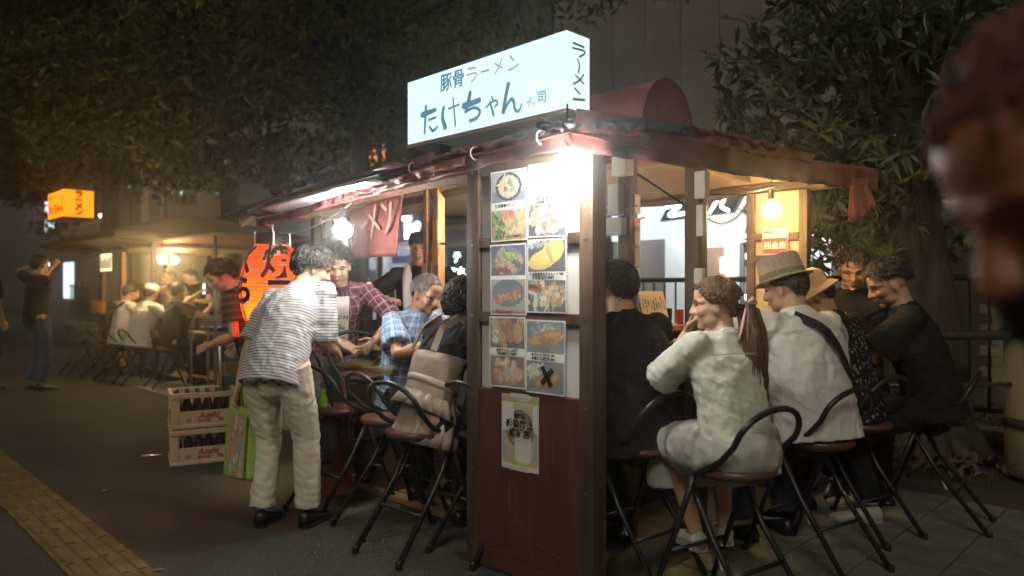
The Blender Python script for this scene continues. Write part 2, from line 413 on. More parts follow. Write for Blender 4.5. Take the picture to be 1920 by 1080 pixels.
# evergreen with long glossy leaves in whorls, right of the seats
def evergreen():
    rnd = random.Random(4); np.random.seed(4)
    root = empty('evergreen_tree', (3.12, 5.45, 0), 0, 'evergreen tree with long glossy leaves behind the seated young men', 'tree')
    mb = MB(); pts = [(0.05, 0, -.05), (.05, 0, .3), (.02, 0, .8), (-.05, 0, 1.3), (-.12, .02, 1.8), (-.1, .05, 2.5), (-.05, .1, 3.2)]
    mb.tube(pts, [.36, .285, .25, .24, .235, .19, .12], 14)
    for a in (.3, 1.4, 2.6, 3.7, 4.8, 5.6):
        mb.tube([(.05 + .2 * math.cos(a), .2 * math.sin(a), .28), (.05 + .34 * math.cos(a), .34 * math.sin(a), .1), (.05 + .5 * math.cos(a), .5 * math.sin(a), .02)], [.09, .07, .02], 7)
    cent = []
    for k in range(470):
        d = V((rnd.gauss(0, 1), rnd.gauss(0, 1), rnd.gauss(0, 1))).normalized() * (rnd.random() ** .38)
        p = V((-.05 + d.x * 1.5, d.y * 1.35, 2.95 + d.z * 1.15))
        if p.z < 1.72 + .25 * abs(p.x): p.z += .35
        if p.x < -1.1 and p.z < 2.3: p.z += .5
        cent.append(p)
    for k in range(90): cent.append(V((rnd.uniform(-1.12, -.45), rnd.uniform(-.5, .4), rnd.uniform(1.58, 2.3))))
    for k in range(26): cent.append(V((rnd.uniform(.1, .95), rnd.uniform(-.6, .2), rnd.uniform(1.55, 1.9))))
    for k in range(0, len(cent), 9):
        p = cent[k]; a = V((-.1, .05, rnd.uniform(1.9, 2.8))); m_ = a.lerp(p, .55) + V((0, 0, .12))
        mb.tube([a, m_, p], [.05, .03, .008], 6)
    auto_smooth(mb.build('trunk', BARK, root), 60)
    P_, T_, N_ = [], [], []
    for p in cent:
        ax = V((rnd.gauss(0, .6), rnd.gauss(0, .6), rnd.gauss(.1, .6))).normalized()
        for w_ in range(3):
            cc = p + V((rnd.gauss(0, .1), rnd.gauss(0, .1), rnd.gauss(0, .08)))
            for q in range(9):
                s_ = V((rnd.gauss(0, 1), rnd.gauss(0, 1), rnd.gauss(0, 1))); s_ = (s_ - ax * s_.dot(ax)).normalized()
                t_ = (s_ + ax * .35 + V((0, 0, -.18))).normalized()
                P_.append(cc); T_.append(t_); N_.append(ax + V((0, 0, .6)))
    leaf_cloud('crown', np.array(P_), np.array(N_), .135, LEAFR, root, aspect=.22, tip=T_)
evergreen()
# leaf litter and low ground cover in the bed
np.random.seed(31)
n = 2600; pp = np.stack([np.random.uniform(2.0, 6.5, n), np.random.uniform(4.6, 7.2, n), np.random.uniform(.085, .13, n)], 1)
lit = leaf_cloud('leaf_litter', pp, np.tile([0, 0, 1.], (n, 1)), .07, mat('dead_leaf', (.06, .035, .015), .8, (.12, .075, .03), scale=30), None, aspect=.5, droop=0)
tag(lit, 'dry leaves scattered over the planting bed', 'leaves', kind='stuff')
for k, (px, py, a) in enumerate(((-1.62, 3.3, .4), (-2.6, 4.6, 1.7), (-3.9, 4.9, 2.5))):
    l1 = MB().add([(-.035, 0, .006), (0, -.016, .012), (.04, 0, .005), (0, .018, .014)], [(0, 1, 2), (0, 2, 3)]).build('fallen_leaf', mat('dry_leaf', (.22, .13, .05), .7))
    l1.location = (px, py, 0); l1.rotation_euler = (0, 0, a)
    tag(l1, ['dry fallen leaf on the asphalt in front of the guide strip', 'small dry leaf on the asphalt beside the beer crates', 'tiny curled leaf on the dark asphalt past the crates'][k], 'leaf', 'fallen leaves on the asphalt')

# ================================================================== buildings along the far side of the street
SIDING = mat('grey_siding', (.17, .148, .118), .75, (.215, .19, .155), scale=1.4)
DARKW = mat('dark_stucco', (.060, .054, .048), .85, (.090, .082, .072), scale=2.5)
BEIGE = mat('beige_stucco', (.17, .145, .115), .85, (.23, .20, .16), scale=2.0)
GLASSD = mat('dark_window_glass', (.012, .014, .016), .08, spec=.6)
FRAMEG = mat('window_frame_grey', (.10, .10, .10), .5)
SHOPW = mat('shop_white_wall', (.80, .81, .80), .65, (.74, .75, .75), scale=2)
TILEB = mat('beige_wall_tile', (.27, .22, .15), .6, (.34, .28, .20), scale=6)
STRIP = emis('ceiling_strip_light', (.92, .97, 1.0), 9.0)
def building_a():
    b = frame('shop_building', 0, 6.6, label='grey sided building with a bright white shop entrance under it', cat='building')
    # upper siding: 60 cm vertical panels with recessed joints
    pmesh = MB().cbox((0, 0, 0), (.06, .585, 7.0), .008).mesh('siding_panel'); pmesh.materials.append(SIDING)
    MB().bb(.035, .6, -8.2, 6.0, 2.95, 10.2).build('wall', DARKW, b)
    for k in range(24):
        o = link('siding_panel', pmesh, b); o.location = (0, -8.0 + k * .6, 6.5)
    MB().bb(-.12, .5, -8.2, 6.0, 2.86, 2.99).build('ledge', mat('ledge_metal', (.12, .11, .10), .5), b)
    # recessed white entrance
    MB().bb(.06, 2.2, 4.95, 6.0, 0, 2.95).build('pier', DARKW, b)
    MB().bb(1.5, 1.6, 1.6, 4.95, 0, 2.86).build('entrance_back_wall', SHOPW, b)
    MB().bb(0.0, 1.5, 1.5, 1.62, 0, 2.86).build('entrance_side_wall', SHOPW, b)
    MB().bb(.02, 1.5, 1.62, 4.95, 2.79, 2.86).build('entrance_ceiling', SHOPW, b)
    for k in range(3):
        MB().bb(.25 + .42 * k, .37 + .42 * k, 1.8, 4.8, 2.76, 2.788).build('strip_light', STRIP, b)
    # white shopfront wall with its sign, under the ledge; emission stands in for lamplight on it
    MB().bb(.02, .12, 1.62, 4.95, 2.02, 2.79).build('sign_fascia', emis('glowing_wall_fascia', (.80, .90, .96), .42), b)
    # things on the back wall
    MB().bb(1.46, 1.498, 3.85, 4.35, .3, 1.95).build('stone_panel', mat('red_granite', (.22, .12, .08), .5, (.34, .22, .16), scale=30), b)
    lampc = MB().cbox((1.42, 3.84, 1.66), (.06, .06, .24), .02).build('wall_lamp', emis('warm_wall_lamp', (1, .72, .42), 4), b)
    d = MB().bb(1.47, 1.499, 2.75, 3.55, .05, 2.0).build('glass_door', mat('pale_glass', (.62, .66, .62), .15), b)
    for y in (2.75, 3.55): MB().bb(1.45, 1.468, y - .02, y + .02, .05, 2.0).build('door_frame', FRAMEG, d)
    MB().bb(1.45, 1.468, 2.77, 3.53, 1.98, 2.02).build('door_head', FRAMEG, d)
    # right part: beige tiled wall low down
    tw = MB().bb(.05, .5, -8.2, 1.5, 0, 2.86).build('tiled_wall', mat('tile_grout', (.10, .085, .06), .9), b)
    tmesh = MB().cbox((0, 0, 0), (.02, .222, .105), .003).mesh('wall_tile'); tmesh.materials.append(TILEB)
    for i in range(10):
        for j in range(16):
            o = link('wall_tile', tmesh, tw); o.location = (.044, -2.2 + i * .228 + (.114 if j % 2 else 0), .3 + j * .111)
    return b
building_a()
# backlit poster box by the entrance
pb = frame('poster_lightbox', 2.18, 6.0, label='tall backlit poster box with a dark header beside the shop entrance', cat='lightbox')
MB().cbox((0, 0, 1.1), (.12, .5, 1.5), .015).build('case', mat('lightbox_case', (.03, .03, .035), .5), pb)
MB().bb(-.066, -.062, -.22, .22, .72, 1.22).build('lower_screen', emis('white_screen', (.85, .93, 1), 3.5), pb)
MB().bb(-.066, -.062, -.22, .22, 1.24, 1.56).build('poster_print', emis('lilac_poster', (.55, .52, .62), .32), pb)
for k in range(7):
    MB().cbox((-.068, .19 - .062 * k, 1.69 + .01 * (k % 2)), (.006, .045, .07 - .02 * (k % 3)), .002).build('header_mark', emis('header_white', (.8, .9, 1), 1.6), pb)
MB().bb(-.15, .15, -.25, .25, 0, .05).build('foot', BLACKM, pb); MB().bb(-.05, .05, -.2, .2, .05, .36).build('stand', BLACKM, pb)
MB().cbox((-.02, .42, 1.2), (.02, .1, .1), .004).build('notice', mat('blue_notice', (.10, .14, .35), .6), pb); MB().cbox((-.02, .42, 1.08), (.02, .1, .1), .004).build('notice', mat('red_notice', (.4, .10, .10), .6), pb)
MB().bb(-.008, .06, .36, .48, 0, 1.28).build('notice_stand', SHOPW, pb)
# slanted lit sign over the entrance (back-lit brush marks on a dark plate)
ss = frame('slanted_shop_sign', 3.4, 6.6, 2.4, label='slanted dark shop sign with glowing white brush letters over the entrance', cat='sign')
pl = MB().loft([[V((x, y, z)) for y, z in ((.62, -.14), (-.52, -.09), (-.66, .13), (.46, .11))] for x in (-.07, .01)]).build('plate', mat('sign_plate', (.03, .04, .06), .4), ss)
lm = MB()
for pts, wd in (([(-.50, .06), (-.28, .07), (-.46, -.06), (-.22, -.05)], .045), ([(-.10, .08), (-.20, -.06)], .04), ([(-.02, .06), (.12, .08), (.06, -.05), (-.06, -.07)], .04), ([(.30, .09), (.18, -.07)], .045), ([(.40, .09), (.36, .0), (.46, -.06)], .04)):
    stroke_mb(lm, pts, wd)
lm.xf(basis((-.073, 0, 0), (0, -1, 0), UP)); lm.build('lettering', emis('sign_glow_white', (.8, .92, 1), 6), ss)

def window(parent, y, z, wy, hz, glass, fr=FRAMEG, x=0.0, mull=1):
    f = MB().bb(x - .05, x - .005, y - wy / 2, y + wy / 2, z - hz / 2, z + hz / 2).build('window', fr, parent)
    n = mull + 1
    for k in range(n):
        a = y - wy / 2 + .04 + k * (wy - .04) / n; MB().bb(x - .058, x - .052, a, a + (wy - .04) / n - .04, z - hz / 2 + .04, z + hz / 2 - .04).build('pane', glass, f)
    return f
ORANGE = emis('orange_lit_blind', (1, .30, .03), .42)
ORANGED = emis('dim_orange_pane', (.8, .20, .05), .10)
COOLW = emis('cool_shop_window', (.62, .72, .85), .16)
def building_b():
    b = frame('corner_building', 0, 6.5, label='dark building with a lit orange window above shopfronts', cat='building')
    MB().bb(0, .6, 6.1, 13.2, 2.5, 11).build('wall', DARKW, b)
    for y in (6.4, 8.9, 9.25, 10.9, 12.2, 12.9): MB().bb(-.06, .0, y - .06, y + .06, 2.6, 11).build('pilaster', mat('pilaster_grey', (.10, .09, .08), .8), b)
    w1 = window(b, 11.15, 3.95, .9, .85, ORANGE, mull=1)
    w1.children[0].data.materials[0] = ORANGE
    MB().bb(-.066, -.06, 10.74, 11.56, 3.56, 3.78).build('sill_glow', ORANGED, w1)
    for y, z in ((7.6, 4.4), (7.6, 6.6), (11.15, 6.2), (12.5, 4.2)): window(b, y, z, .9, 1.1, GLASSD)
    MB().bb(.5, .6, 6.1, 13.2, 0, 2.5).build('shop_back_wall', mat('shop_back', (.3, .3, .32), .8), b)
    MB().bb(.05, .5, 6.1, 13.2, 2.42, 2.5).build('shop_ceiling', SHOPW, b)
    for y in (6.2, 7.7, 9.3, 9.75, 11.0, 12.4, 13.1): MB().bb(-.02, .3, y - .07, y + .07, 0, 2.5).build('shopfront_column', SHOPW if y in (9.75, 11.0, 12.4) else DARKW, b)
    for y0, y1, m_ in ((9.85, 10.9, COOLW), (11.1, 12.3, COOLW), (7.8, 9.2, emis('dim_shop_window', (.40, .42, .45), .10)), (6.3, 7.6, emis('dim_shop_window', 0, 0))):
        MB().bb(.2, .22, y0, y1, .2, 2.1).build('shop_window', m_, b)
    for k, (y, z, w_, h_, c_) in enumerate(((10.1, 1.35, .35, .5, (.08, .11, .25)), (10.55, 1.4, .3, .55, (.35, .32, .28)), (11.45, 1.5, .5, .4, (.08, .10, .3)), (11.9, 1.2, .35, .5, (.3, .25, .2)), (10.35, 1.9, .9, .16, (.16, .16, .42)))):
        MB().bb(.185, .199, y - w_ / 2, y + w_ / 2, z - h_ / 2, z + h_ / 2).build('window_poster', mat('wposter%d' % k, c_, .6, tuple(x * 1.6 for x in c_), scale=9), b)
    for y in (10.3, 11.6): MB().bb(.1, .2, y - .4, y + .4, 2.38, 2.41).build('strip_light', emis('shop_strip', (.9, .95, 1), 7), b)
    return b
building_b()
t_ = frame('illuminated_wall_sign', 9.75, 6.5, 2.5, label='glowing white two-line shop sign behind the red banner', cat='sign')
MB().bb(-.13, -.09, -.75, .6, -.28, .34).build('sign_backing', mat('sign_back', (.03, .035, .04), .5), t_)
text('DS.', (-.14, -.12, -.07), (0, -1, 0), UP, emis('ds_white', (.75, .93, 1), 5), t_, size=.40, offset=.02, extrude=.01)
text('oC', (-.14, .1, .22), (0, -1, 0), UP, emis('ds_white', 0, 0), t_, size=.22, offset=.012, extrude=.01)
t_ = frame('vertical_lit_sign', 8.2, 6.3, 1.55, label='small glowing sign with stacked white characters behind the stall', cat='sign')
MB().bb(-.03, .02, -.28, .28, -.5, .5).build('sign_backing', mat('sign_back', 0), t_); MB().bb(-.02, .02, -.04, .04, -1.55, -.5).build('sign_post', BLACKM, t_)
for k, (s_, z) in enumerate((('テ', .3), ('スホ', .02), ('報', -.2), ('場', -.4))):
    text(s_, (-.035, 0, z), (0, -1, 0), UP, emis('vsign_white', (.7, 1, .92), 2.6), t_, size=.22, offset=.006, extrude=.004)
def building_c():
    b = frame('beige_building', 0, 6.5, label='beige rendered building with drainpipe and awning far behind the lantern', cat='building')
    MB().bb(0, .6, 13.3, 25, 0, 12).build('wall', BEIGE, b)
    for y, z in ((15.5, 4.6), (18.5, 4.6), (21.5, 4.6), (15.5, 7.6), (18.5, 7.6), (21.5, 7.6)): window(b, y, z, 1.5, 1.5, GLASSD)
    MB().tube([(-.1, 23.3, 0), (-.1, 23.3, 11)], .07, 8).build('drainpipe', mat('pipe_grey', (.30, .29, .27), .6), b)
    MB().bb(-.05, 0, 13.4, 24.8, 3.3, 3.42).build('string_course', mat('green_band', (.06, .075, .05), .7), b)
    for y in (16.2, 20.0):
        rings = []
        for k in range(9):
            a = math.pi / 2 * k / 8; rings.append([V((-.95 * math.sin(a) - .02, y + d * 1.55, 2.0 + 1.15 * math.cos(a))) for d in (-1, -.33, .33, 1)])
        o = MB().loft(rings, cap=False, closed=False).build('awning', mat('awning_fabric', (.33, .30, .26), .9, (.26, .24, .2), scale=4), b); so_ = o.modifiers.new('t', 'SOLIDIFY'); so_.thickness = .02
    for y in (14.5, 18.2, 22.2): MB().bb(-.02, .1, y - .7, y + .7, 0, 2.1).build('roller_shutter', mat('shutter', (.07, .065, .06), .6, stretch=(1, 1, 20), c2=(.11, .10, .09), scale=4), b)
    return b
building_c()
def building_d():
    b = frame('end_building', 0, 5.4, label='tall pale building at the far end of the street', cat='building')
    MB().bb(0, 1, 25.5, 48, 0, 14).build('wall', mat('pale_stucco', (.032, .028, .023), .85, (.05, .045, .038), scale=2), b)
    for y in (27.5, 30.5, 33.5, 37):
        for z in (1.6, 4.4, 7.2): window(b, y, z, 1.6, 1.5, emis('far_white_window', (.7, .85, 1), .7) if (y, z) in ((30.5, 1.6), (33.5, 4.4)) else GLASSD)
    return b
building_d()
for k, (px, py, Y_) in enumerate(((247, 352, 24), (310, 353, 22), (712, 92, 13.5), (192, 405, 24))):
    p = V(((px - 960) / 1350 * Y_, Y_, CAM_H - (py - 540) / 1350 * Y_))
    e = empty('street_lamp', (p.x, p.y, 0), 0, ['distant white street lamp between the tree crowns', 'second faint street lamp behind the far stall', 'small amber lamp high among the branches left of the sign', 'distant lamp behind the yellow stall sign'][k], 'lamp')
    MB().tube([(0, 0, 0), (0, 0, p.z + .05)], .05, 8).build('pole', FENCEM, e)
    MB().ell((0, -.06, p.z), (.10, .06, .06)).build('lamp_head', emis('far_lamp%d' % (k == 2), ((.8, .95, 1), (1, .55, .3))[k == 2], 6), e, True)

# ================================================================== railing behind the stall
def railing(label, s0, s1, r, n_one):
    f = frame('railing', 0, r, label=label, cat='railing')
    MB().bb(-.12, .12, s0, s1, 0, .2).build('kerb', CONC, f)
    MB().tube([(0, s0, 1.385), (0, s1, 1.385)], .026, 8).build('top_rail', FENCEM, f, True)
    MB().tube([(0, s0, .34), (0, s1, .34)], .02, 8).build('bottom_rail', FENCEM, f, True)
    bm_ = MB().tube([(0, 0, .34), (0, 0, 1.37)], .011, 6).mesh('baluster', True); bm_.materials.append(FENCEM)
    pm_ = MB().lathe([(.055, .2), (.05, .3), (.05, 1.44), (.058, 1.45), (.052, 1.49), (.03, 1.51)], n=12).mesh('post', True); pm_.materials.append(FENCEM)
    k = 0; y = s0 + .1
    while y < s1:
        if k % 16 == 8: o = link('post', pm_, f)
        else: o = link('baluster', bm_, f)
        o.location = (0, y, 0); k += 1; y += .135
railing('dark steel railing with thin balusters behind the stall', -4.5, 12.0, 4.3, 0)
railing('farther stretch of dark railing behind the lantern and far stall', 12.4, 26, 4.3, 0)
# low pipe guard and litter bin at the right edge
pg = empty('pipe_guard', (2.95, 4.85, 0), 0, 'low horizontal pipe guard rail in front of the tree trunk', 'guard rail')
MB().tube([(-.75, 0, .975), (.55, 0, .985)], .033, 10, True).build('upper_pipe', mat('galvanised_pipe', (.16, .155, .15), .35, (.10, .10, .10), scale=20, metal=.8), pg, True)
MB().tube([(-.75, 0, .64), (.55, 0, .65)], .016, 8).build('lower_pipe', mat('galvanised_pipe', 0), pg, True)
for x in (-.7, .5): MB().tube([(x, 0.0, 0), (x, 0.0, .96)], .028, 8).build('post', mat('galvanised_pipe', 0), pg, True)
bn = empty('litter_bin', (3.60, 4.85, 0), 0, 'tall pale cylindrical litter bin with a dark rim at the picture edge', 'bin')
MB().lathe([(.22, .02), (.235, .05), (.245, .98)], n=28).build('bin_body', mat('bin_grey', (.15, .14, .12), .6, (.19, .175, .15), scale=3), bn, True)
auto_smooth(MB().lathe([(.262, .975), (.268, .99), (.268, 1.05), (.255, 1.075), (.2, 1.085)], n=28).build('rim', BLACKM, bn), 40)
MB().lathe([(.249, .36), (.253, .365), (.253, .42), (.249, .425)], n=28).build('band', BLACKM, bn, True)
# ================================================================== the near food stall (local x = depth r, local y = along the front s)
WOODD = mat('dark_stained_wood', (.055, .032, .020), .6, (.095, .058, .036), scale=6, bump=.25, bscale=40, stretch=(4, 4, .4))
WOODR = mat('red_brown_board', (.062, .022, .014), .5, (.13, .052, .032), scale=5, bump=.3, bscale=30, stretch=(3, 3, .35), detail=9.0, thr=(.25, .8))
WOODY = mat('yellow_pine', (.42, .24, .09), .55, (.55, .34, .15), scale=5, bump=.15, bscale=30, stretch=(3, 3, .4))
WOODC = mat('counter_wood', (.24, .125, .055), .42, (.34, .19, .09), scale=5, bump=.1, bscale=40, stretch=(4, .5, 4))
BOARDW = mat('white_board', (.72, .72, .71), .5, (.62, .62, .60), scale=2.5)
TARP = mat('red_tarp', (.17, .032, .026), .55, (.27, .062, .05), scale=3.5, bump=.5, bscale=14)
TARPD = mat('maroon_tarp', (.12, .032, .028), .55, (.19, .055, .048), scale=4, bump=.5, bscale=14)
TARPK = mat('navy_tarp', (.03, .033, .045), .5, (.06, .062, .075), scale=5, bump=.5, bscale=16)
TAN = mat('tan_tarp_lining', (.24, .16, .09), .7, (.34, .24, .14), scale=3, bump=.3, bscale=10)
TRANSL = mat('pale_vinyl_sheet', (.45, .47, .50), .4, (.55, .57, .6), scale=4)
PLASW = mat('white_plastic', (.55, .54, .50), .45)
ROPE = mat('grey_cord', (.35, .33, .28), .8)
fs = frame('food_stall', 0, 0, label='wooden street food stall under a red tarpaulin roof with counters', cat='food stall')

# menu screen at the near corner, a hinged screen of its own
PZ = 1.875; PROT = R(49.5)
def pframe(name, s, r, z=0, **k):
    s += .028; c, q = math.cos(PROT), math.sin(PROT); return empty(name, C0 + V((r * c - s * q, r * q + s * c, z)), PROT, **k)
fs_ = fs; fs = pframe('menu_screen', 0, 0, label='tall dark wooden menu screen with white panels at the stall corner', cat='screen')
mp_ = MB().bb(.012, .032, .03, .70, .83, PZ - .02).build('menu_board', BOARDW, fs)
for y0, y1 in ((-.005, .065), (.64, .715)):
    auto_smooth(MB().cbox((.02, (y0 + y1) / 2, PZ / 2), (.075, y1 - y0, PZ), .006).build('panel_stile', WOODD, fs), 30)
for z in (1.51, 1.165, PZ - .03): MB().cbox((.012, .3525, z), (.05, .574, .05), .005).build('crossbar', WOODD, fs)
MB().cbox((.01, .3525, .42), (.045, .575, .83), .006).build('lower_board', WOODR, fs)
for z, y, l in ((.6, .2, .10), (.35, .45, .14), (.7, .12, .06)): MB().cbox((-.0135, y, z), (.002, .002, l), .0005).build('scratch', mat('scratch', (.16, .09, .065), .7), fs)
MB().cbox((.045, .004, .93), (.085, .014, 1.84), .004).build('side_board', WOODD, fs)
for y in (.03, .677):
    for z in (.10, .45, .80, 1.17, 1.50, 1.84): MB().lathe([(.006, 0), (.006, .002), (.003, .003)], (-.0175, y, z), 8, Matrix.Rotation(R(-90), 3, 'Y')).build('screw', STEEL, fs)
for z, y, a, l in ((.16, .22, .5, .16), (.10, .5, -.3, .2), (.24, .38, 1.2, .09), (.06, .33, .1, .24), (.74, .58, 1.4, .05)): MB().cbox((-.0134, y, z), (.0015, l, .006), .0006, Matrix.Rotation(a * .4, 3, 'X')).build('scuff', mat('scuff_mark', (.10, .05, .036), .8), fs)
fs = fs_
# right-hand end screen
MB().bb(2.16, 2.18, .07, .42, .85, 1.92).build('end_board', mat('cream_board', (.42, .34, .22), .6), fs)
for y in (.07, .42): MB().cbox((2.165, y, .96), (.06, .055, 1.92), .005).build('end_stile', WOODD, fs)
for z in (1.5, 1.63 - .5, 1.64): MB().cbox((2.145, .245, z - .01), (.04, .30, .045), .004).build('end_crossbar', WOODD, fs)
MB().cbox((2.15, .245, .42), (.04, .30, .83), .004).build('end_lower_board', WOODR, fs)

# posts of the inner frame
for (r_, s_, w_, m_, z1) in ((.76, .41, .075, WOODD, 2.12), (.95, .12, .085, WOODD, 2.10), (.70, 1.90, .062, WOODY, 2.05), (.66, 1.97, .04, WOODY, 2.02), (1.9, 1.9, .07, WOODD, 2.2), (.25, 2.7, .055, WOODD, 1.82), (2.05, 2.7, .06, WOODD, 1.95)):
    auto_smooth(MB().cbox((r_, s_, z1 / 2), (w_, w_, z1), .006).build('post', m_, fs), 30)
for a, b in (((.76, .41, 2.0), (.70, 2.7, 1.88)), ((.95, .12, 2.02), (2.25, .05, 2.02)), ((.76, .41, 2.02), (2.25, .41, 2.02)), ((.7, 1.9, 1.98), (2.1, 1.9, 2.04)), ((.05, .04, 1.89), (.05, 2.7, 1.80)), ((2.15, 0, 1.97), (2.15, 2.7, 1.95))):
    MB().tube([a, b], .026, 4, ref=(0, 0, 1)).build('beam', WOODD if a[0] != .05 else WOODR, fs)

# roof tarpaulin: a slumped hip with folds, its lining and hanging edges
def s_min(r): return .0 - .125 * max(0, r + .15)
def roof_z(r, s):
    d = min((r + .2) / 1.0, (s - s_min(r)) / 1.0, (2.32 - r) / 1.0, (2.78 - s) / 1.0)
    d = max(0.0, min(d, 1.05))
    z = 1.905 + .36 * d ** .9 - .05 * max(0, s - .3) * (1 - min(1, max(0, r) / 1.2))
    z += .06 * max(0, r - 1.5)
    return z + .028 * MN.noise(V((r * 2.2, s * 2.2, 1.3))) + .016 * MN.noise(V((r * 7, s * 3, 4.1)))
NR, NS = 44, 48
def roof_grid(dz, inset):
    vs, fs_ = [], []
    for i in range(NR + 1):
        r = -.2 + inset + (2.52 - 2 * inset) * i / NR
        for j in range(NS + 1):
            a = s_min(r) + inset; s = a + (2.78 - inset - a) * j / NS
            vs.append((r, s, roof_z(r, s) + dz))
    for i in range(NR):
        for j in range(NS):
            k = i * (NS + 1) + j; fs_.append((k, k + 1, k + NS + 2, k + NS + 1))
    return MB().add(vs, fs_)
ro = roof_grid(0, 0).build('roof_tarp', TARP, fs, True); m_ = ro.modifiers.new('t', 'SOLIDIFY'); m_.thickness = .006
ro = roof_grid(-.035, .03).build('roof_lining', TAN, fs, True); m_ = ro.modifiers.new('t', 'SOLIDIFY'); m_.thickness = .006
def valance(name, path, h0, h1, mt, wav=.018, n=90, seed=0):
    rings = []
    for i in range(n + 1):
        t = i / n; k = t * (len(path) - 1); a = int(min(k, len(path) - 2)); p = V(path[a]).lerp(V(path[a + 1]), k - a)
        dr = (V(path[a + 1]) - V(path[a])).normalized(); nn = V((dr.y, -dr.x, 0))
        h = h0 * (1 - t) + h1 * t; h *= 1 + .10 * MN.noise(V((i * .22, seed, 0)))
        row = []
        for q in range(6):
            f = q / 5; wv = wav * MN.noise(V((i * .28 + f * .6, f * 1.6, seed + 3.3))) * (.3 + f) + .012 * math.sin(i * .9 + seed) * f
            row.append(p + nn * wv + V((0, 0, -h * f)))
        rings.append(row)
    o = MB().loft(rings, cap=False, closed=False).build(name, mt, fs, True); m_ = o.modifiers.new('t', 'SOLIDIFY'); m_.thickness = .004
    return o
valance('right_valance', [(-.17, .02, 1.985), (.6, -.10, 1.985), (1.2, -.18, 1.985), (1.8, -.26, 2.0), (2.30, -.32, 2.02)], .14, .13, TARPD, seed=2)
valance('right_valance', [(-.15, .0, 2.01), (.5, -.08, 2.04), (1.1, -.165, 2.02), (1.6, -.225, 2.03)], .09, .05, TARPD, .03, seed=5)
valance('front_valance', [(-.19, .0, 1.92), (-.17, 1.2, 1.88), (-.15, 2.2, 1.81), (-.14, 2.78, 1.79)], .07, .08, TARPD, .02, seed=7)
valance('front_valance', [(-.21, .6, 1.89), (-.19, 1.5, 1.845), (-.17, 2.0, 1.80)], .04, .05, TARP, .02, seed=9)
valance('drape', [(1.95, -.29, 1.93), (2.18, -.32, 1.95)], .25, .18, TARP, .05, n=40, seed=12)
valance('drape', [(-.15, 2.35, 1.82), (-.13, 2.8, 1.80)], .08, .12, TARP, .05, n=30, seed=15)
# front flap, propped outwards, with a pale vinyl panel
fl = MB().loft([[V((r, s, z + .012 * MN.noise(V((r * 6, s * 3, 7)))) ) for r, z in ((-.12, 1.90 - .05 * s), (-.22, 1.905 - .05 * s), (-.32, 1.91 - .05 * s))] for s in [1.2 + .1 * k for k in range(13)]], cap=False, closed=False)
o = fl.build('front_flap', TRANSL, fs, True); m_ = o.modifiers.new('t', 'SOLIDIFY'); m_.thickness = .004
o = MB().loft([[V((r, s, z + .02 * MN.noise(V((r * 6, s * 3, 2)))) ) for r, z in ((-.10, 1.96 - .05 * s), (-.22, 1.955 - .05 * s), (-.34, 1.94 - .05 * s))] for s in [1.0 + .1 * k for k in range(17)]], cap=False, closed=False).build('flap_cover', TARPD, fs, True)
m_ = o.modifiers.new('t', 'SOLIDIFY'); m_.thickness = .005
MB().tube([(-.325, 1.1, 1.845), (-.33, 2.5, 1.78)], .010, 8).build('flap_rod', STEEL, fs, True)
# rolled and tied cloth bundles on the eaves
def bundle(name, pts, rad, mt, seed, n=26):
    P = [V(p) for p in pts]; path, rr = [], []
    for i in range(n + 1):
        k = i / n * (len(P) - 1); a = int(min(k, len(P) - 2)); q = P[a].lerp(P[a + 1], k - a)
        path.append(q + V((MN.noise(V((i * .4, seed, 0))) * .02, 0, MN.noise(V((i * .4, seed, 9))) * .02)))
        rr.append((rad * (1 + .5 * MN.noise(V((i * .6, seed, 3)))), rad * .75 * (1 + .5 * MN.noise(V((i * .7, seed, 5))))))
    mb = MB().tube(path, rr, 9, True)
    mb.v = [tuple(V(v) + V((MN.noise(V(v) * 30), MN.noise(V(v) * 30 + V((5, 0, 0))), MN.noise(V(v) * 30 + V((0, 5, 0))))) * rad * .35) for v in mb.v]
    return mb.build(name, mt, fs, True)
bundle('rolled_cloth', [(-.16, .1, 1.93), (-.17, .9, 1.91), (-.17, 1.7, 1.86)], .022, TARPD, 1, 50)
bundle('rolled_cloth', [(-.19, -.01, 1.945), (-.13, .25, 1.955), (-.10, .5, 1.95)], .020, TARPK, 2, 40)
bundle('rolled_cloth', [(-.2, .03, 1.93), (.15, -.05, 1.99), (.5, -.10, 2.01)], .019, TARPK, 3, 40)
bundle('rolled_cloth', [(.35, -.07, 2.02), (.8, -.12, 2.03), (1.2, -.18, 2.02)], .017, TARPD, 4, 40)
bundle('rolled_cloth', [(-.24, 2.1, 1.84), (-.24, 2.5, 1.82)], .035, TARPK, 6)
bundle('rolled_cloth', [(-.2, 2.4, 1.84), (-.22, 2.65, 1.81), (-.25, 2.85, 1.80)], .035, TARPK, 7)
bundle('rolled_cloth', [(-.3, 1.55, 1.93), (-.28, 1.95, 1.90), (-.3, 2.25, 1.88)], .025, TARPK, 8, 40)
for y in (.15, .55, 1.0, 1.5): MB().tube([(-.19 + .03 * math.cos(q), y, 1.915 - .03 * y + .028 * math.sin(q)) for q in [2 * math.pi * j / 12 for j in range(12)]], .0035, 5, closed=True).build('tie_cord', PLASW, fs)
# poking end of an old folded umbrella over the lantern
um = MB().tube([(-.22, 2.6, 1.82), (-.2, 2.86, 1.83)], [.02, .012], 6)
for a in (-.6, 0, .6): um.tube([(-.2, 2.86, 1.83), (-.23 + .1 * a, 3.04, 1.80 - .05 * abs(a))], [.03, .006], 5)
um.build('folded_awning_end', TARPK, fs, True)
MB().tube([(-.1, 2.76, 1.81), (-.2, 2.88, 1.72)], [.03, .01], 5).build('loose_strap', PLASW, fs)
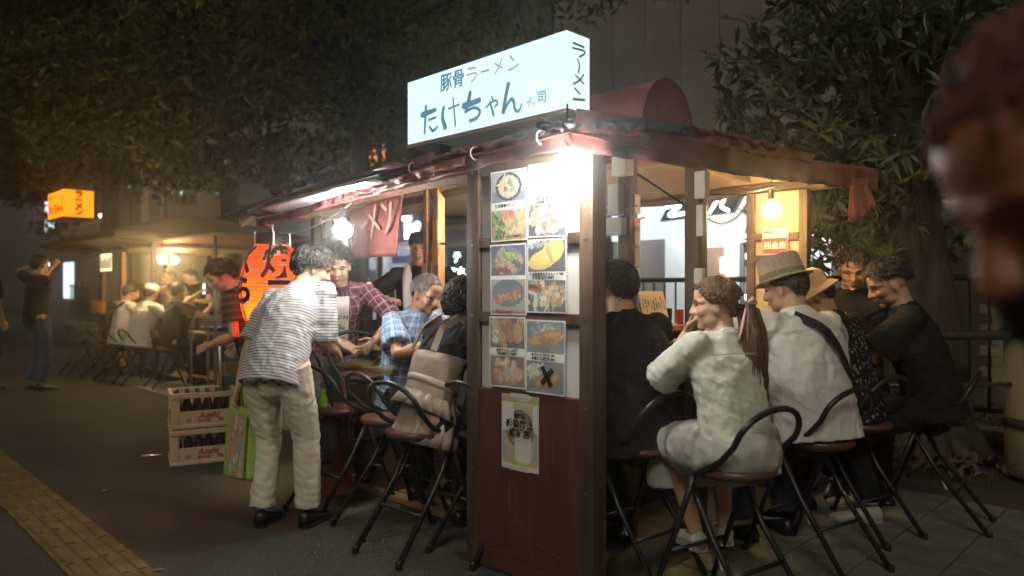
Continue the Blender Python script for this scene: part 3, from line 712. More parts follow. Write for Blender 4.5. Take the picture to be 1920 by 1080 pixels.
# arched cover on the ridge
arch = [(1.1 + .25 * math.cos(a), 2.16 + .30 * math.sin(a)) for a in [math.pi * k / 18 for k in range(19)]]
sect = [(1.345, 2.05)] + arch + [(.855, 2.05)]
bx_ = MB().loft([[V((x, y, z + .006 * MN.noise(V((x * 9, y * 5, z * 9))))) for x, z in sect] for y in (.38, .385, .6, .85, 1.1, 1.35, 1.6)])
auto_smooth(bx_.build('arched_roof_cover', TARP, fs), 35)
for y in (.379, .95, 1.55): MB().tube([(x + (x - 1.1) * .012, y, z + .003) for x, z in sect], .005, 6).build('cover_hem', TARPD, fs)

# counters
MB().cbox((.66, 1.08, .90), (.40, .92, .035), .008).build('counter_top', WOODC, fs)
MB().cbox((1.22, .50, .90), (1.62, .42, .035), .008).build('counter_top', WOODC, fs)
MB().cbox((1.25, 1.34, .90), (1.25, .34, .035), .008).build('counter_top', WOODC, fs)
MB().cbox((.78, 1.1, .45), (.03, .75, .86), .004).build('counter_skirt', WOODR, fs)
MB().cbox((1.22, .63, .45), (1.55, .03, .86), .004).build('counter_skirt', WOODR, fs)
MB().cbox((1.22, .62, 1.06), (1.5, .22, .03), .005).build('raised_shelf', WOODC, fs)
MB().cbox((1.22, .725, .985), (1.5, .02, .13), .003).build('raised_shelf_back', WOODD, fs)
MB().cbox((.90, 1.08, 1.06), (.2, .70, .03), .005).build('raised_shelf', WOODC, fs)
MB().cbox((1.3, 1.02, .44), (.9, .42, .84), .01).build('cooking_cart', STEEL, fs)
for k in range(3): MB().tube([(.78, 1.5 + .0 * k, 1.1 + .3 * k), (2.0, 1.5, 1.1 + .3 * k)], .02, 6).build('rack_bar', WOODY, fs)
for k in range(6): # duckboard planks under the front seats
    MB().cbox((.28 + .1 * k, 2.0, .022), (.085, 1.5, .03), .004).build('floor_plank', mat('worn_plank', (.20, .11, .05), .7, (.28, .16, .08), scale=5, bump=.3, bscale=30, stretch=(4, .5, 4)), fs)
# small fittings on the posts
for r_, s_, z, d, m_ in ((.915, .065, 1.82, (.05, .06, .14), PLASW), (.91, .065, 1.64, (.04, .04, .16), PLASW), (.90, .07, 1.36, (.03, .05, .08), PLASW), (.70, .40, 1.93, (.07, .09, .1), PLASW), (.70, .44, 1.76, (.06, .07, .16), PLASW), (.70, .44, 1.62, (.05, .10, .09), PLASW)):
    MB().cbox((r_, s_, z), d, .006).build('switch_box', m_, fs)
for z, h, m_ in ((1.74, .10, BOARDW), (1.63, .07, mat('sticker_red', (.5, .08, .08), .5)), (1.57, .10, BOARDW), (1.46, .10, BOARDW), (1.35, .11, BOARDW)):
    MB().cbox((.79, .370, z), (.05, .003, h), .001).build('sticker', m_, fs)
MB().cbox((.668, 1.90, 1.60), (.003, .05, .30), .001).build('yellow_strip', mat('yellow_label', (.75, .50, .03), .5), fs)
for z in (1.42, 1.30): MB().cbox((.635, 1.97, z), (.003, .05, .09), .001).build('sticker', BOARDW, fs)
def cord(a, b, sag, r_=.004, name='cord', mt=ROPE):
    a, b = V(a), V(b); MB().tube([a.lerp(b, t) + V((0, 0, -sag * 4 * t * (1 - t))) for t in [k / 12 for k in range(13)]], r_, 5).build(name, mt, fs, True)
cord((.7, .3, 1.72), (.7, 2.9, 1.66), .10); cord((.9, .4, 1.68), (.68, 1.9, 1.60), .06); cord((.95, .1, 1.70), (2.1, .42, 1.86), .10, .006, mt=BLACKM)
cord((.8, .38, 1.9), (.93, .1, 1.68), .0, .006, mt=BLACKM); cord((.95, .08, 1.78), (1.7, -.05, 1.92), .03, .005, mt=BLACKM); cord((-.1, 1.7, 1.78), (-.05, 2.9, 1.7), .08, .004)

# ---- lit box sign on the roof
SGN = S(.26, .09, 2.095); SL, SH, SDp = 1.16, .345, .163
sg = frame('lightbox_sign', .154, -.03, 2.06, label='white glowing box sign with blue brush lettering on the stall roof', cat='sign')
MB().cbox((SDp / 2, SL / 2, SH / 2), (SDp, SL, SH), .004).build('light_box', emis('sign_acrylic', (.68, .92, 1.0), .43), sg)
MB().bb(-.006, SDp + .006, -.006, SL + .006, -.022, -.002).build('bottom_frame', mat('sign_base', (.33, .25, .16), .6), sg)
for y in (.2, .95): MB().bb(.04, .12, y - .02, y + .02, -.13, -.022).build('bracket', BLACKM, sg)
sg.scale = (.956, .956, .956)
INKB = emis('sign_blue_ink', (.032, .080, .110), 1.0, False); INKP = emis('sign_purple_ink', (.11, .095, .125), 1.0, False)
SIGN_NAME = [([(0.167, 0.182), (0.162, 0.112), (0.155, 0.039)], [0.0202, 0.0202, 0.0142]), ([(0.137, 0.142), (0.184, 0.146), (0.247, 0.15)], [0.0346, 0.0301, 0.0217]), ([(0.192, 0.106), (0.252, 0.11)], [0.014, 0.0138]), ([(0.199, 0.068), (0.228, 0.042), (0.267, 0.059)], [0.014, 0.0198, 0.0118]), ([(0.318, 0.152), (0.307, 0.102), (0.328, 0.047)], [0.0193, 0.0251, 0.0327]), ([(0.358, 0.137), (0.44, 0.144)], [0.0114, 0.0111]), ([(0.393, 0.187), (0.4, 0.131), (0.411, 0.042)], [0.0104, 0.0113, 0.014]), ([(0.477, 0.13), (0.537, 0.133), (0.594, 0.138)], [0.0348, 0.0306, 0.0282]), ([(0.525, 0.187), (0.51, 0.14), (0.492, 0.099)], [0.0253, 0.029, 0.0219]), ([(0.492, 0.099), (0.557, 0.107), (0.598, 0.083), (0.576, 0.053), (0.525, 0.047)], [0.0164, 0.0161, 0.0176, 0.0178, 0.0181]), ([(0.644, 0.092), (0.675, 0.109), (0.712, 0.115), (0.725, 0.097), (0.707, 0.086)], [0.0113, 0.0112, 0.011, 0.011, 0.0111]), ([(0.683, 0.138), (0.692, 0.124)], [0.0103, 0.0102]), ([(0.67, 0.116), (0.698, 0.047)], [0.012, 0.0153]), ([(0.799, 0.176), (0.78, 0.115), (0.766, 0.05)], [0.0247, 0.0232, 0.0267]), ([(0.766, 0.052), (0.816, 0.1), (0.836, 0.084), (0.844, 0.048), (0.868, 0.036), (0.889, 0.066)], [0.0167, 0.018, 0.0179, 0.0162, 0.0145, 0.0096]), ([(0.952, 0.08), (0.94, 0.079), (0.934, 0.044)], [0.0055, 0.0055, 0.0055]), ([(0.918, 0.065), (0.954, 0.066)], [0.0047, 0.0047]), ([(0.96, 0.059), (0.963, 0.04)], [0.0055, 0.0055]), ([(0.962, 0.052), (0.975, 0.058)], [0.0047, 0.0047])]
SIGN_RAMEN = [([(0.509, 0.311), (0.566, 0.306)], [0.0082, 0.008]), ([(0.502, 0.281), (0.568, 0.279), (0.562, 0.256), (0.535, 0.241)], [0.0082, 0.008, 0.008, 0.0081]), ([(0.607, 0.275), (0.664, 0.273)], [0.0097, 0.0095]), ([(0.755, 0.311), (0.735, 0.274), (0.704, 0.243)], [0.0075, 0.0076, 0.0077]), ([(0.706, 0.295), (0.756, 0.263)], [0.0077, 0.0075]), ([(0.808, 0.309), (0.835, 0.282)], [0.009, 0.009]), ([(0.801, 0.242), (0.839, 0.247), (0.864, 0.258)], [0.0091, 0.0089, 0.0089])]
SIGN_SIDE = [([(0.043, 0.297), (0.118, 0.294)], [0.0098, 0.0101]), ([(0.038, 0.273), (0.118, 0.278), (0.119, 0.264), (0.085, 0.244)], [0.0089, 0.0092, 0.0092, 0.0091]), ([(0.073, 0.229), (0.086, 0.205), (0.078, 0.171)], [0.0098, 0.0099, 0.0098]), ([(0.114, 0.17), (0.087, 0.139), (0.045, 0.114)], [0.0099, 0.0098, 0.0096]), ([(0.058, 0.155), (0.116, 0.13)], [0.0097, 0.0099]), ([(0.052, 0.096), (0.088, 0.078)], [0.0104, 0.0106]), ([(0.043, 0.046), (0.12, 0.056)], [0.012, 0.0123])]
def draw(strokes, m, mt, parent, fat=1.0):
    mb = MB()
    for k, (p, w_) in enumerate(strokes): stroke_mb(mb, p, [x * fat for x in w_], z1=.0015 + .00008 * k)
    mb.xf(m); return mb.build('lettering', mt, parent)
fm = basis((-.0015, SL, 0), (0, -1, 0), UP)
draw(SIGN_NAME, fm, INKB, sg); draw(SIGN_RAMEN, fm, INKP, sg); draw(SIGN_SIDE, basis((0, -.0015, 0), (1, 0, 0), UP), emis('sign_side_ink', (.028, .013, .024), 1.0, False), sg)
text('豚骨', (-.003, SL - .385, .273), (0, -1, 0), UP, INKB, sg, size=.098, offset=.0015)
text('司', (-.003, SL - 1.015, .072), (0, -1, 0), UP, INKB, sg, size=.062, offset=.0008)

# ---- printed sheets on the menu screen
class Print:
    def __init__(s, nx, ny, bg=(.8, .8, .8)):
        s.nx, s.ny = nx, ny; s.c = np.ones((ny, nx, 3)) * np.array(bg)
        s.u, s.v = np.meshgrid((np.arange(nx) + .5) / nx, (np.arange(ny) + .5) / ny)
        s.rs = np.random.RandomState(5); s.clip = np.ones((ny, nx), bool)
    def put(s, m, c, a=1.0):
        m = (m & s.clip)[..., None] * a; s.c = s.c * (1 - m) + np.array(c) * m; return s
    def rect(s, u0, u1, v0, v1, c, a=1.0): return s.put((s.u > u0) & (s.u < u1) & (s.v > v0) & (s.v < v1), c, a)
    def ell(s, cu, cv, ru, rv, c, a=1.0, rot=0.0):
        x, y = s.u - cu, (s.v - cv); k, q = math.cos(rot), math.sin(rot)
        y = y * s.asp; X = x * k + y * q; Y = -x * q + y * k
        return s.put((X / ru) ** 2 + (Y / (rv * s.asp)) ** 2 < 1, c, a)
    asp = 1.4
    def blobs(s, n, cu, cv, su, sv, size, cols, a=1.0):
        for _ in range(n):
            s.ell(cu + s.rs.normal(0, su), cv + s.rs.normal(0, sv), size * s.rs.uniform(.5, 1.4), size * s.rs.uniform(.25, .8), cols[s.rs.randint(len(cols))], a, s.rs.uniform(0, 3))
        return s
    def win(s, u0, u1, v0, v1): s.clip = (s.u > u0) & (s.u < u1) & (s.v > v0) & (s.v < v1); return s
    def mesh(s, w_, h_, m):
        nx, ny = s.nx, s.ny; xs = np.linspace(-w_ / 2, w_ / 2, nx + 1); ys = np.linspace(-h_ / 2, h_ / 2, ny + 1)
        X, Y = np.meshgrid(xs, ys); Z = .0006 + .0012 * np.sin(X * 31 + 1) * np.sin(Y * 23)
        vs = np.stack([X, Y, Z], -1).reshape(-1, 3); idx = np.arange((nx + 1) * (ny + 1)).reshape(ny + 1, nx + 1)
        q = np.stack([idx[:-1, :-1], idx[:-1, 1:], idx[1:, 1:], idx[1:, :-1]], -1).reshape(-1, 4)
        me = bpy.data.meshes.new('print'); me.vertices.add(len(vs)); me.vertices.foreach_set('co', vs.astype(np.float32).ravel())
        me.loops.add(q.size); me.loops.foreach_set('vertex_index', q.astype(np.int32).ravel()); me.polygons.add(len(q)); me.polygons.foreach_set('loop_start', np.arange(0, q.size, 4, dtype=np.int32))
        me.update(calc_edges=True)
        cl = me.color_attributes.new('print', 'FLOAT_COLOR', 'CORNER'); cc = np.repeat(np.concatenate([np.clip(s.c * .74 + s.c.mean(-1, keepdims=True) * .22 + .05, 0, 1).reshape(-1, 3), np.ones((nx * ny, 1))], 1), 4, 0)
        cl.data.foreach_set('color', cc.astype(np.float32).ravel()); me.transform(m); return me
LAM = vcol_mat('laminated_print', .35, .3)
INK = mat('black_ink', (.02, .02, .02), .6); INKR = mat('red_ink', (.45, .03, .03), .6)
W_ = (.9, .88, .84)
def food(p, kind, u0, u1, v0, v1):
    p.win(u0, u1, v0, v1); cu, cv, w2, h2 = (u0 + u1) / 2, (v0 + v1) / 2, (u1 - u0) / 2, (v1 - v0) / 2
    if kind == 'ramen':
        p.rect(0, 1, 0, 1, (.42, .45, .50)); p.rect(0, 1, v0, v0 + h2 * .7, (.22, .26, .36))
        p.ell(cu, cv, .36, .20, (.03, .03, .04)); p.ell(cu, cv, .30, .165, (.62, .52, .36)); p.ell(cu, cv, .27, .145, (.75, .66, .50))
        p.blobs(30, cu, cv, .10, .05, .05, [(.8, .74, .6), (.7, .6, .42)]); p.blobs(12, cu + .03, cv + .05, .05, .02, .04, [(.16, .34, .06), (.3, .45, .12)]); p.ell(cu - .08, cv - .03, .06, .04, (.6, .12, .07)); p.ell(cu + .12, cv - .04, .08, .045, (.55, .36, .24))
    elif kind == 'yakiramen':
        p.rect(0, 1, 0, 1, (.42, .25, .10)); p.blobs(160, cu + .08, cv, .22, .10, .09, [(.62, .42, .18), (.52, .32, .12), (.70, .52, .26)]); p.blobs(60, cu - .3, cv + .02, .08, .09, .05, [(.10, .28, .05), (.22, .42, .10), (.06, .18, .04)]); p.blobs(22, cu - .02, v1 - .06, .08, .03, .05, [(.6, .10, .08), (.75, .2, .15)])
    elif kind == 'white':  # upper photo: bulb glare put into the print as pale tones
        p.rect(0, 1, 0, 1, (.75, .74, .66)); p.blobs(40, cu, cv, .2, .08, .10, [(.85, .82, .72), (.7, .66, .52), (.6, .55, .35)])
    elif kind == 'gizzard':
        p.rect(0, 1, 0, 1, (.10, .11, .13)); p.blobs(90, cu, cv, .28, .11, .05, [(.75, .75, .70), (.05, .07, .14)]); p.blobs(90, cu + .05, cv - .01, .17, .07, .085, [(.42, .25, .20), (.28, .14, .11), (.62, .44, .36), (.55, .4, .36)]); p.blobs(30, cu - .34, cv + .06, .06, .06, .05, [(.2, .42, .1), (.5, .65, .3)])
    elif kind == 'stew':
        p.rect(0, 1, 0, 1, (.10, .13, .24)); p.ell(cu, cv - .02, .42, .22, (.18, .22, .34)); p.blobs(90, cu, cv - .03, .16, .06, .08, [(.30, .22, .16), (.18, .12, .09), (.48, .38, .28), (.56, .48, .4)]); p.blobs(40, cu + .05, cv + .08, .09, .03, .05, [(.18, .42, .06), (.42, .62, .18)]); p.blobs(20, cu - .1, v0 + .06, .1, .02, .05, [(.35, .08, .06)])
    elif kind == 'omelette':
        p.rect(0, 1, 0, 1, (.10, .11, .15)); p.ell(cu - .1, cv - .05, .38, .13, (.80, .52, .05), 1, .2); p.ell(cu + .16, cv + .06, .30, .15, (.86, .60, .06), 1, .5); p.ell(cu - .12, cv - .02, .3, .09, (.88, .64, .10), 1, .3); p.ell(cu + .07, cv + .04, .045, .15, (.72, .16, .06), 1, .45); p.ell(cu + .07, cv + .04, .022, .13, (.82, .30, .14), 1, .45)
        p.blobs(30, cu - .3, v1 - .04, .12, .02, .05, [(.3, .33, .36), (.6, .62, .62)])
    elif kind == 'skewer':
        p.rect(0, 1, 0, 1, (.42, .42, .36)); p.ell(cu, cv + .05, .45, .2, (.14, .24, .26))
        for k in range(7): p.ell(cu - .3 + .1 * k, cv - .06 + .022 * k, .07, .055, ((.55, .17, .06), (.66, .24, .10))[k % 2])
        p.blobs(14, cu, cv, .2, .03, .03, [(.75, .42, .22)]); p.rect(0, 1, v0, v0 + .04, (.5, .14, .2))
    elif kind == 'mixed':
        p.rect(0, 1, 0, 1, (.12, .15, .20)); p.blobs(60, cu - .25, cv - .02, .14, .08, .05, [(.65, .68, .6), (.3, .38, .34), (.75, .76, .7)]); p.blobs(50, cu + .14, cv, .14, .08, .07, [(.62, .42, .22), (.5, .28, .12), (.75, .58, .4)])
        for k in range(3): p.rect(cu + .05 + .1 * k, cu + .07 + .1 * k, v0, cv, (.6, .48, .3))
        p.blobs(14, cu - .3, cv + .08, .08, .02, .04, [(.6, .12, .08)])
    elif kind == 'fried':
        p.rect(0, 1, 0, 1, (.15, .14, .16)); p.blobs(60, cu + .05, cv + .02, .2, .07, .11, [(.42, .24, .12), (.55, .36, .2), (.34, .18, .09)]); p.blobs(26, cu - .35, cv - .05, .06, .05, .05, [(.7, .72, .7), (.4, .45, .4)])
    elif kind == 'fish':
        p.rect(0, 1, 0, 1, (.20, .26, .34)); p.blobs(40, cu + .1, cv + .08, .25, .04, .06, [(.6, .6, .5), (.3, .38, .46)]); p.ell(cu, cv, .46, .09, (.52, .27, .08), 1, .25); p.ell(cu, cv - .01, .40, .06, (.64, .38, .12), 1, .25); p.blobs(36, cu, cv - .03, .2, .03, .05, [(.6, .34, .12), (.46, .22, .07)]); p.blobs(10, cu + .25, v0 + .03, .1, .02, .05, [(.3, .32, .26)])
    elif kind == 'roe':
        p.rect(0, 1, 0, 1, (.30, .20, .16)); p.blobs(30, cu - .05, cv + .07, .12, .03, .08, [(.75, .66, .56), (.62, .52, .44)]); p.ell(cu - .2, cv - .04, .2, .12, (.58, .28, .2)); p.ell(cu + .22, cv - .05, .24, .10, (.62, .38, .24), 1, .3); p.blobs(40, cu, cv - .04, .22, .06, .06, [(.66, .42, .32), (.5, .24, .17), (.72, .54, .44)]); p.ell(cu - .02, cv + .0, .09, .07, (.36, .44, .52))
    elif kind == 'grilled':
        p.rect(0, 1, 0, 1, (.22, .25, .28)); p.blobs(40, cu - .28, cv + .07, .1, .04, .06, [(.72, .72, .62), (.5, .52, .42)]); p.ell(cu + .08, cv - .03, .38, .11, (.42, .22, .10), 1, .3); p.ell(cu + .06, cv - .03, .3, .07, (.56, .33, .17), 1, .3)
    p.win(0, 1, 0, 1)
    p.c = np.where(((p.u > u0) & (p.u < u1) & (p.v > v0) & (p.v < v1))[..., None], p.c * (1 + p.rs.normal(0, .10, p.c.shape[:2])[..., None]), p.c)
def menu_sheet(label, y, z, top, bot, caps, tilt=0.0, w_=.212, h_=.318, xo=0.0, lay='std'):
    root = pframe('menu_sheet', y, -.016 - xo, z, label=label, cat='menu sheet', group='laminated food photo sheets on the menu screen')
    p = Print(46, 68, W_)
    food(p, top, .03, .97, .56, .98); food(p, bot, .03, .97, .02, .44 if lay == 'std' else .5)
    m = basis((0, 0, 0), (0, -1, 0), UP) @ Matrix.Rotation(tilt, 4, 'Z')
    link('print', p.mesh(w_, h_, m), root, LAM)
    me_b = MB().box((0, 0, -.0012), (w_ + .004, h_ + .004, .0012)).xf(m).mesh('backing'); link('backing', me_b, root, BOARDW)
    for s_, cu, cv, sz, mt in caps:
        me = text_mesh(s_, size=sz, offset=.0004, extrude=.0002); me.transform(m @ Matrix.Translation((cu * w_ - w_ / 2, cv * h_ - h_ / 2, .003))); link('caption', me, root, mt)
    return root, m
menu_sheet('menu sheet with a ramen bowl above a plate of fried noodles', .452, 1.672, 'ramen', 'yakiramen', [('博多豚骨ラーメン', .45, .50, .017, INK), ('焼きラーメン 800円', .5, .06, .017, INK)], .01)
menu_sheet('menu sheet with painted-in pale glare above grilled gizzards beside the bare bulb', .232, 1.680, 'white', 'gizzard', [('博多名物 豚バラ串', .45, .52, .015, INK), ('博多地鶏の砂ずり 690円', .55, .47, .015, INK)], -.012)
menu_sheet('menu sheet with dark beef tendon above a sausage skewer', .456, 1.338, 'stew', 'skewer', [('明太子 500円', .4, .04, .016, INKR)], .008, lay='x')
menu_sheet('menu sheet with a big yellow omelette above mixed skewers', .235, 1.352, 'omelette', 'mixed', [('博多豚骨明太子オムレツ 980', .5, .525, .0145, INK), ('焼き3種盛り 790円', .42, .475, .0145, INK), ('おすすめ', .25, .36, .016, INKR)], .0, xo=.001)
menu_sheet('menu sheet with fried chicken wings above shrimp and roe', .460, 1.010, 'fried', 'roe', [('長浜すじもん 550円', .5, .525, .0145, INK), ('長浜串焼き 580円', .5, .475, .0145, INK)], .012)
r5, m5 = menu_sheet('menu sheet with grilled fish crossed out by black tape', .243, 1.000, 'fish', 'grilled', [('本格のサバ焼き 790', .45, .525, .0145, INK), ('本場のさば焼き 890', .45, .475, .0145, INK)], -.006, xo=.001)
tx = MB().box((0, 0, .004), (.022, .098, .001), rz=.55).box((.002, 0, .0045), (.022, .088, .001), rz=-.75); tx.xf(m5 @ Matrix.Translation((.012, -.082, 0))); tx.build('tape_cross', mat('black_tape', (.015, .015, .015), .5), r5)
# certificate on the lower board
ce = pframe('certificate_poster', .385, -.017, .655, label='yellow certificate poster with a gold star medallion on the brown board', cat='poster')
p = Print(44, 70, (.62, .62, .55)); p.asp = 1.6
p.rect(.0, 1, .90, 1.0, (.55, .45, .10)); p.rect(0, 1, .0, .05, (.62, .62, .55)); p.rect(.02, .98, .05, .16, (.52, .45, .15)); p.rect(.03, .10, .16, .90, (.25, .35, .50)); p.rect(.90, .97, .16, .90, (.25, .35, .50)); p.rect(.10, .90, .22, .88, (.52, .42, .24)); p.rect(.10, .90, .16, .22, (.38, .40, .48))
p.ell(.5, .55, .40, .26, (.16, .13, .04)); p.ell(.5, .55, .37, .24, (.24, .19, .06))
for k in range(5):
    a = math.pi / 2 + k * 2 * math.pi / 5
    for t in np.linspace(0, 1, 14): p.ell(.5 + .33 * t * math.cos(a), .55 + .215 * t * math.sin(a), .10 * (1 - t) + .012, .06 * (1 - t) + .008, (.50, .47, .32), .85)
link('print', p.mesh(.21, .33, basis((0, 0, 0), (0, -1, 0), UP)), ce, LAM)
MB().bb(-.0005, .0012, -.107, .107, -.167, .167).build('backing', BOARDW, ce)
for s_, z, sz in (('感染防止', .035, .040), ('認証店', -.005, .040), ('福岡県', .075, .022)): text(s_, (-.003, 0, z), (0, -1, 0), UP, INK, ce, size=sz, offset=.0012, extrude=.0003)
for z in (.165, -.16): MB().cbox((-.003, 0, z), (.001, .11, .02), .0004).build('tape', PLASW, ce)
# red notice on the end screen
rn = frame('red_notice', .24, 2.118, 1.60, label='red and white paper notice on the end screen behind the straw hat', cat='notice')
MB().cbox((0, 0, 0), (.003, .17, .17), .0008).build('paper', BOARDW, rn)
MB().bb(-.0035, -.002, -.082, .082, -.08, .02).build('red_field', mat('notice_red', (.45, .05, .03), .6), rn)
text('撮影禁止ゾーン', (-.003, 0, .055), (0, -1, 0), UP, INKR, rn, size=.023, offset=.0006); text('店', (-.005, -.05, -.03), (0, -1, 0), UP, BOARDW, rn, size=.05, offset=.001); text('回', (-.005, .05, -.03), (0, -1, 0), UP, BOARDW, rn, size=.05, offset=.001)
MB().loft([[V((x, y, z)) for y, z in ((-.02, -.05), (.02, -.05), (.02, -.02), (0, .0), (-.02, -.02))] for x in (-.0055, -.004)]).build('house_mark', BOARDW, rn)
# hand-written menu standing on the counter
hm = frame('handwritten_menu', 1.08 - .58, 1.14, 1.075, label='handwritten paper menu propped on the counter shelf', cat='menu')
hm_m = basis((0, 0, .105), (1, 0, 0), V((0, .25, 1)))
MB().box((0, 0, 0), (.245, .21, .004)).xf(hm_m).build('paper', mat('menu_paper', (.60, .52, .42), .7, (.52, .44, .35), scale=6), hm)
hr = random.Random(8); cols_ = ['ラーメン', '焼きラーメン', '明太子', 'おでん盛合せ', '串焼き五種', 'ビール中', '日本酒', '焼酎 麦 芋', 'ウーロン茶']
for k, s_ in enumerate(cols_):
    me = text_mesh(s_, size=.0165, offset=.0004, extrude=.0002, vertical=True, line=.72); me.transform(hm_m @ Matrix.Translation((.105 - .026 * k, .025 + hr.uniform(-.01, .01), .003))); link('handwriting', me, hm, INK)
MB().box((0, -.04, -.03), (.20, .16, .004)).xf(hm_m).build('easel_back', WOODD, hm)

# ---- red paper lantern, banner, bulbs
def lantern():
    root = empty('paper_lantern', S(2.74, -.05, .975), R(45), 'large red paper lantern glowing orange with black brush characters', 'lantern')
    H_ = .62; prof = []
    for i in range(57):
        t = i / 56; z = t * H_; r_ = .10 + .115 * max(0, math.sin(math.pi * t)) ** .62
        r_ += -.0055 * (1 if i % 2 else 0); prof.append((r_, z))
    m = bpy.data.materials.new('lantern_paper'); m.use_nodes = True; t = m.node_tree; b = t.nodes['Principled BSDF']
    b.inputs['Base Color'].default_value = (.42, .035, .015, 1); b.inputs['Roughness'].default_value = .5
    tc = t.nodes.new('ShaderNodeTexCoord'); sp = t.nodes.new('ShaderNodeSeparateXYZ'); t.links.new(tc.outputs['Object'], sp.inputs[0])
    tr = t.nodes.new('ShaderNodeBsdfTranslucent'); tr.inputs[0].default_value = (1.0, .105, .012, 1)
    mx = t.nodes.new('ShaderNodeMixShader'); mx.inputs[0].default_value = .62
    t.links.new(b.outputs[0], mx.inputs[1]); t.links.new(tr.outputs[0], mx.inputs[2]); t.links.new(mx.outputs[0], t.nodes['Material Output'].inputs[0])
    MB().lathe(prof, n=40, cap=False).build('paper_shade', m, root, True)
    LB = mat('lantern_black', (.02, .017, .016), .4)
    auto_smooth(MB().lathe([(.098, H_ - .01), (.108, H_ - .005), (.108, H_ + .065), (.10, H_ + .075), (.06, H_ + .075)], n=32, cap=False).build('top_ring', LB, root), 40)
    auto_smooth(MB().lathe([(.100, .01), (.110, .0), (.110, -.06), (.10, -.07)], n=32, cap=False).build('bottom_ring', LB, root), 40)
    for a in (.6, 2.7, 4.3, 5.6): MB().tube([(.113 * math.cos(a), .113 * math.sin(a), H_ + .08), (.113 * math.cos(a), .113 * math.sin(a), H_ - .01)], .004, 5).build('wire_handle', STEEL, root)
    MB().tube([(0, 0, H_ + .08), (0, 0, H_ + .26)], .005, 6).build('hanging_cord', PLASW, root)
    bl = MB().ell((0, 0, .15), (.028, .028, .04)).build('bulb', emis('lantern_bulb', (1, .75, .42), 14, False), root, True)
    point(root, (0, 0, .15), 13, (1, .74, .42), .05)
    for i in range(2, 56, 2): MB().tube([((prof[i][0] + .001) * math.cos(a), (prof[i][0] + .001) * math.sin(a), prof[i][1]) for a in [2 * math.pi * j / 36 for j in range(36)]], .0022, 4, closed=True).build('hoop', mat('lantern_hoop', (.10, .012, .008), .6), root)
    # characters wrapped on the paper, with pale outlines
    def rad_at(z):
        t = max(0, min(1, z / H_)); return .10 + .115 * max(0, math.sin(math.pi * t)) ** .62
    def wrap(me, ang0, lift):
        for v in me.vertices:
            z = v.co.y; r_ = rad_at(z) + lift; a = ang0 + v.co.x / .21; v.co = V((r_ * math.cos(a), r_ * math.sin(a), z))
    for ch, ang, z, sz in (('焼', math.radians(270 - 8), .49, .25), ('ニ', math.radians(270 - 8), .30, .20), ('へ', math.radians(270 - 8), .15, .2), ('く', math.radians(270 - 78), .5, .2), ('ら', math.radians(270 - 80), .30, .2)):
        ang -= math.radians(45 - 38)
        for off, lift, mt in ((.012, .003, mat('pale_outline', (.62, .45, .36), .6)), (.0055, .005, mat('lantern_ink', (.012, .006, .006), .6))):
            c_ = text_mesh(ch, size=sz, offset=off, extrude=0, res=3)
            bm = bmesh.new(); bm.from_mesh(c_); bmesh.ops.triangulate(bm, faces=bm.faces)
            for _ in range(2): bmesh.ops.subdivide_edges(bm, edges=[e for e in bm.edges if e.calc_length() > .018], cuts=1); bmesh.ops.triangulate(bm, faces=bm.faces)
            bm.to_mesh(c_); bm.free()
            for v in c_.vertices: v.co.y += z
            wrap(c_, ang, lift); link('character' if lift > .004 else 'character_outline', c_, root, mt)
    for a_ in (225 - 45, 225 + 62): MB().tube([(( rad_at(z) + .003) * math.cos(R(a_)), (rad_at(z) + .003) * math.sin(R(a_)), z) for z in [.05 + .55 * k / 14 for k in range(15)]], .006, 5).build('side_seam', mat('seam_red', (.30, .02, .015), .6), root)
lantern()
nb = frame('noren_banner', 1.46, .10, 1.835, label='red cloth banner with faded pale characters hung beside the bare bulb', cat='banner')
vs, ff = [], []
for i in range(25):
    for j in range(17):
        y = i / 24 * .57; f = j / 16; z = -.055 * i / 24 - f * (.355 - .06 * (i / 24)); x = .025 * math.sin(i * .42) * f + .05 * f * f + .01 * MN.noise(V((i * .3, j * .3, 0)))
        vs.append((x - .10 * f * (1 - i / 24), y, z))
for i in range(24):
    for j in range(16): k = i * 17 + j; ff.append((k, k + 1, k + 18, k + 17))
o = MB().add(vs, ff).build('cloth', mat('banner_red', (.065, .010, .008), .8, (.095, .016, .012), scale=6), nb, True); m_ = o.modifiers.new('t', 'SOLIDIFY'); m_.thickness = .003
mb = MB()
for pts, wd in (([(.49, -.15), (.44, -.16)], .014), ([(.50, -.19), (.43, -.19), (.46, -.26)], .014), ([(.37, -.18), (.31, -.15)], .016), ([(.20, -.06), (.235, -.15), (.28, -.24)], .018), ([(.27, -.11), (.19, -.19)], .018), ([(.135, -.06), (.10, -.09)], .018), ([(.13, -.22), (.08, -.16), (.045, -.06)], .018)):
    stroke_mb(mb, [(.62 - a, b) for a, b in pts], wd)
mb.xf(basis((-.075, .62, 0), (0, -1, 0), UP)); mb.v = [(x + .055 * max(0, (-z) / .35), y, z) for x, y, z in mb.v]; mb.build('lettering', mat('faded_white', (.15, .075, .058), .8), nb)
for y in (.0, .18, .36): MB().cbox((0, y + .02, .012), (.012, .03, .06), .003).build('hanging_loop', TARPK, nb)
MB().tube([(0, -.03, .03), (0, .66, -.03)], .008, 6).build('rod', BLACKM, nb, True)

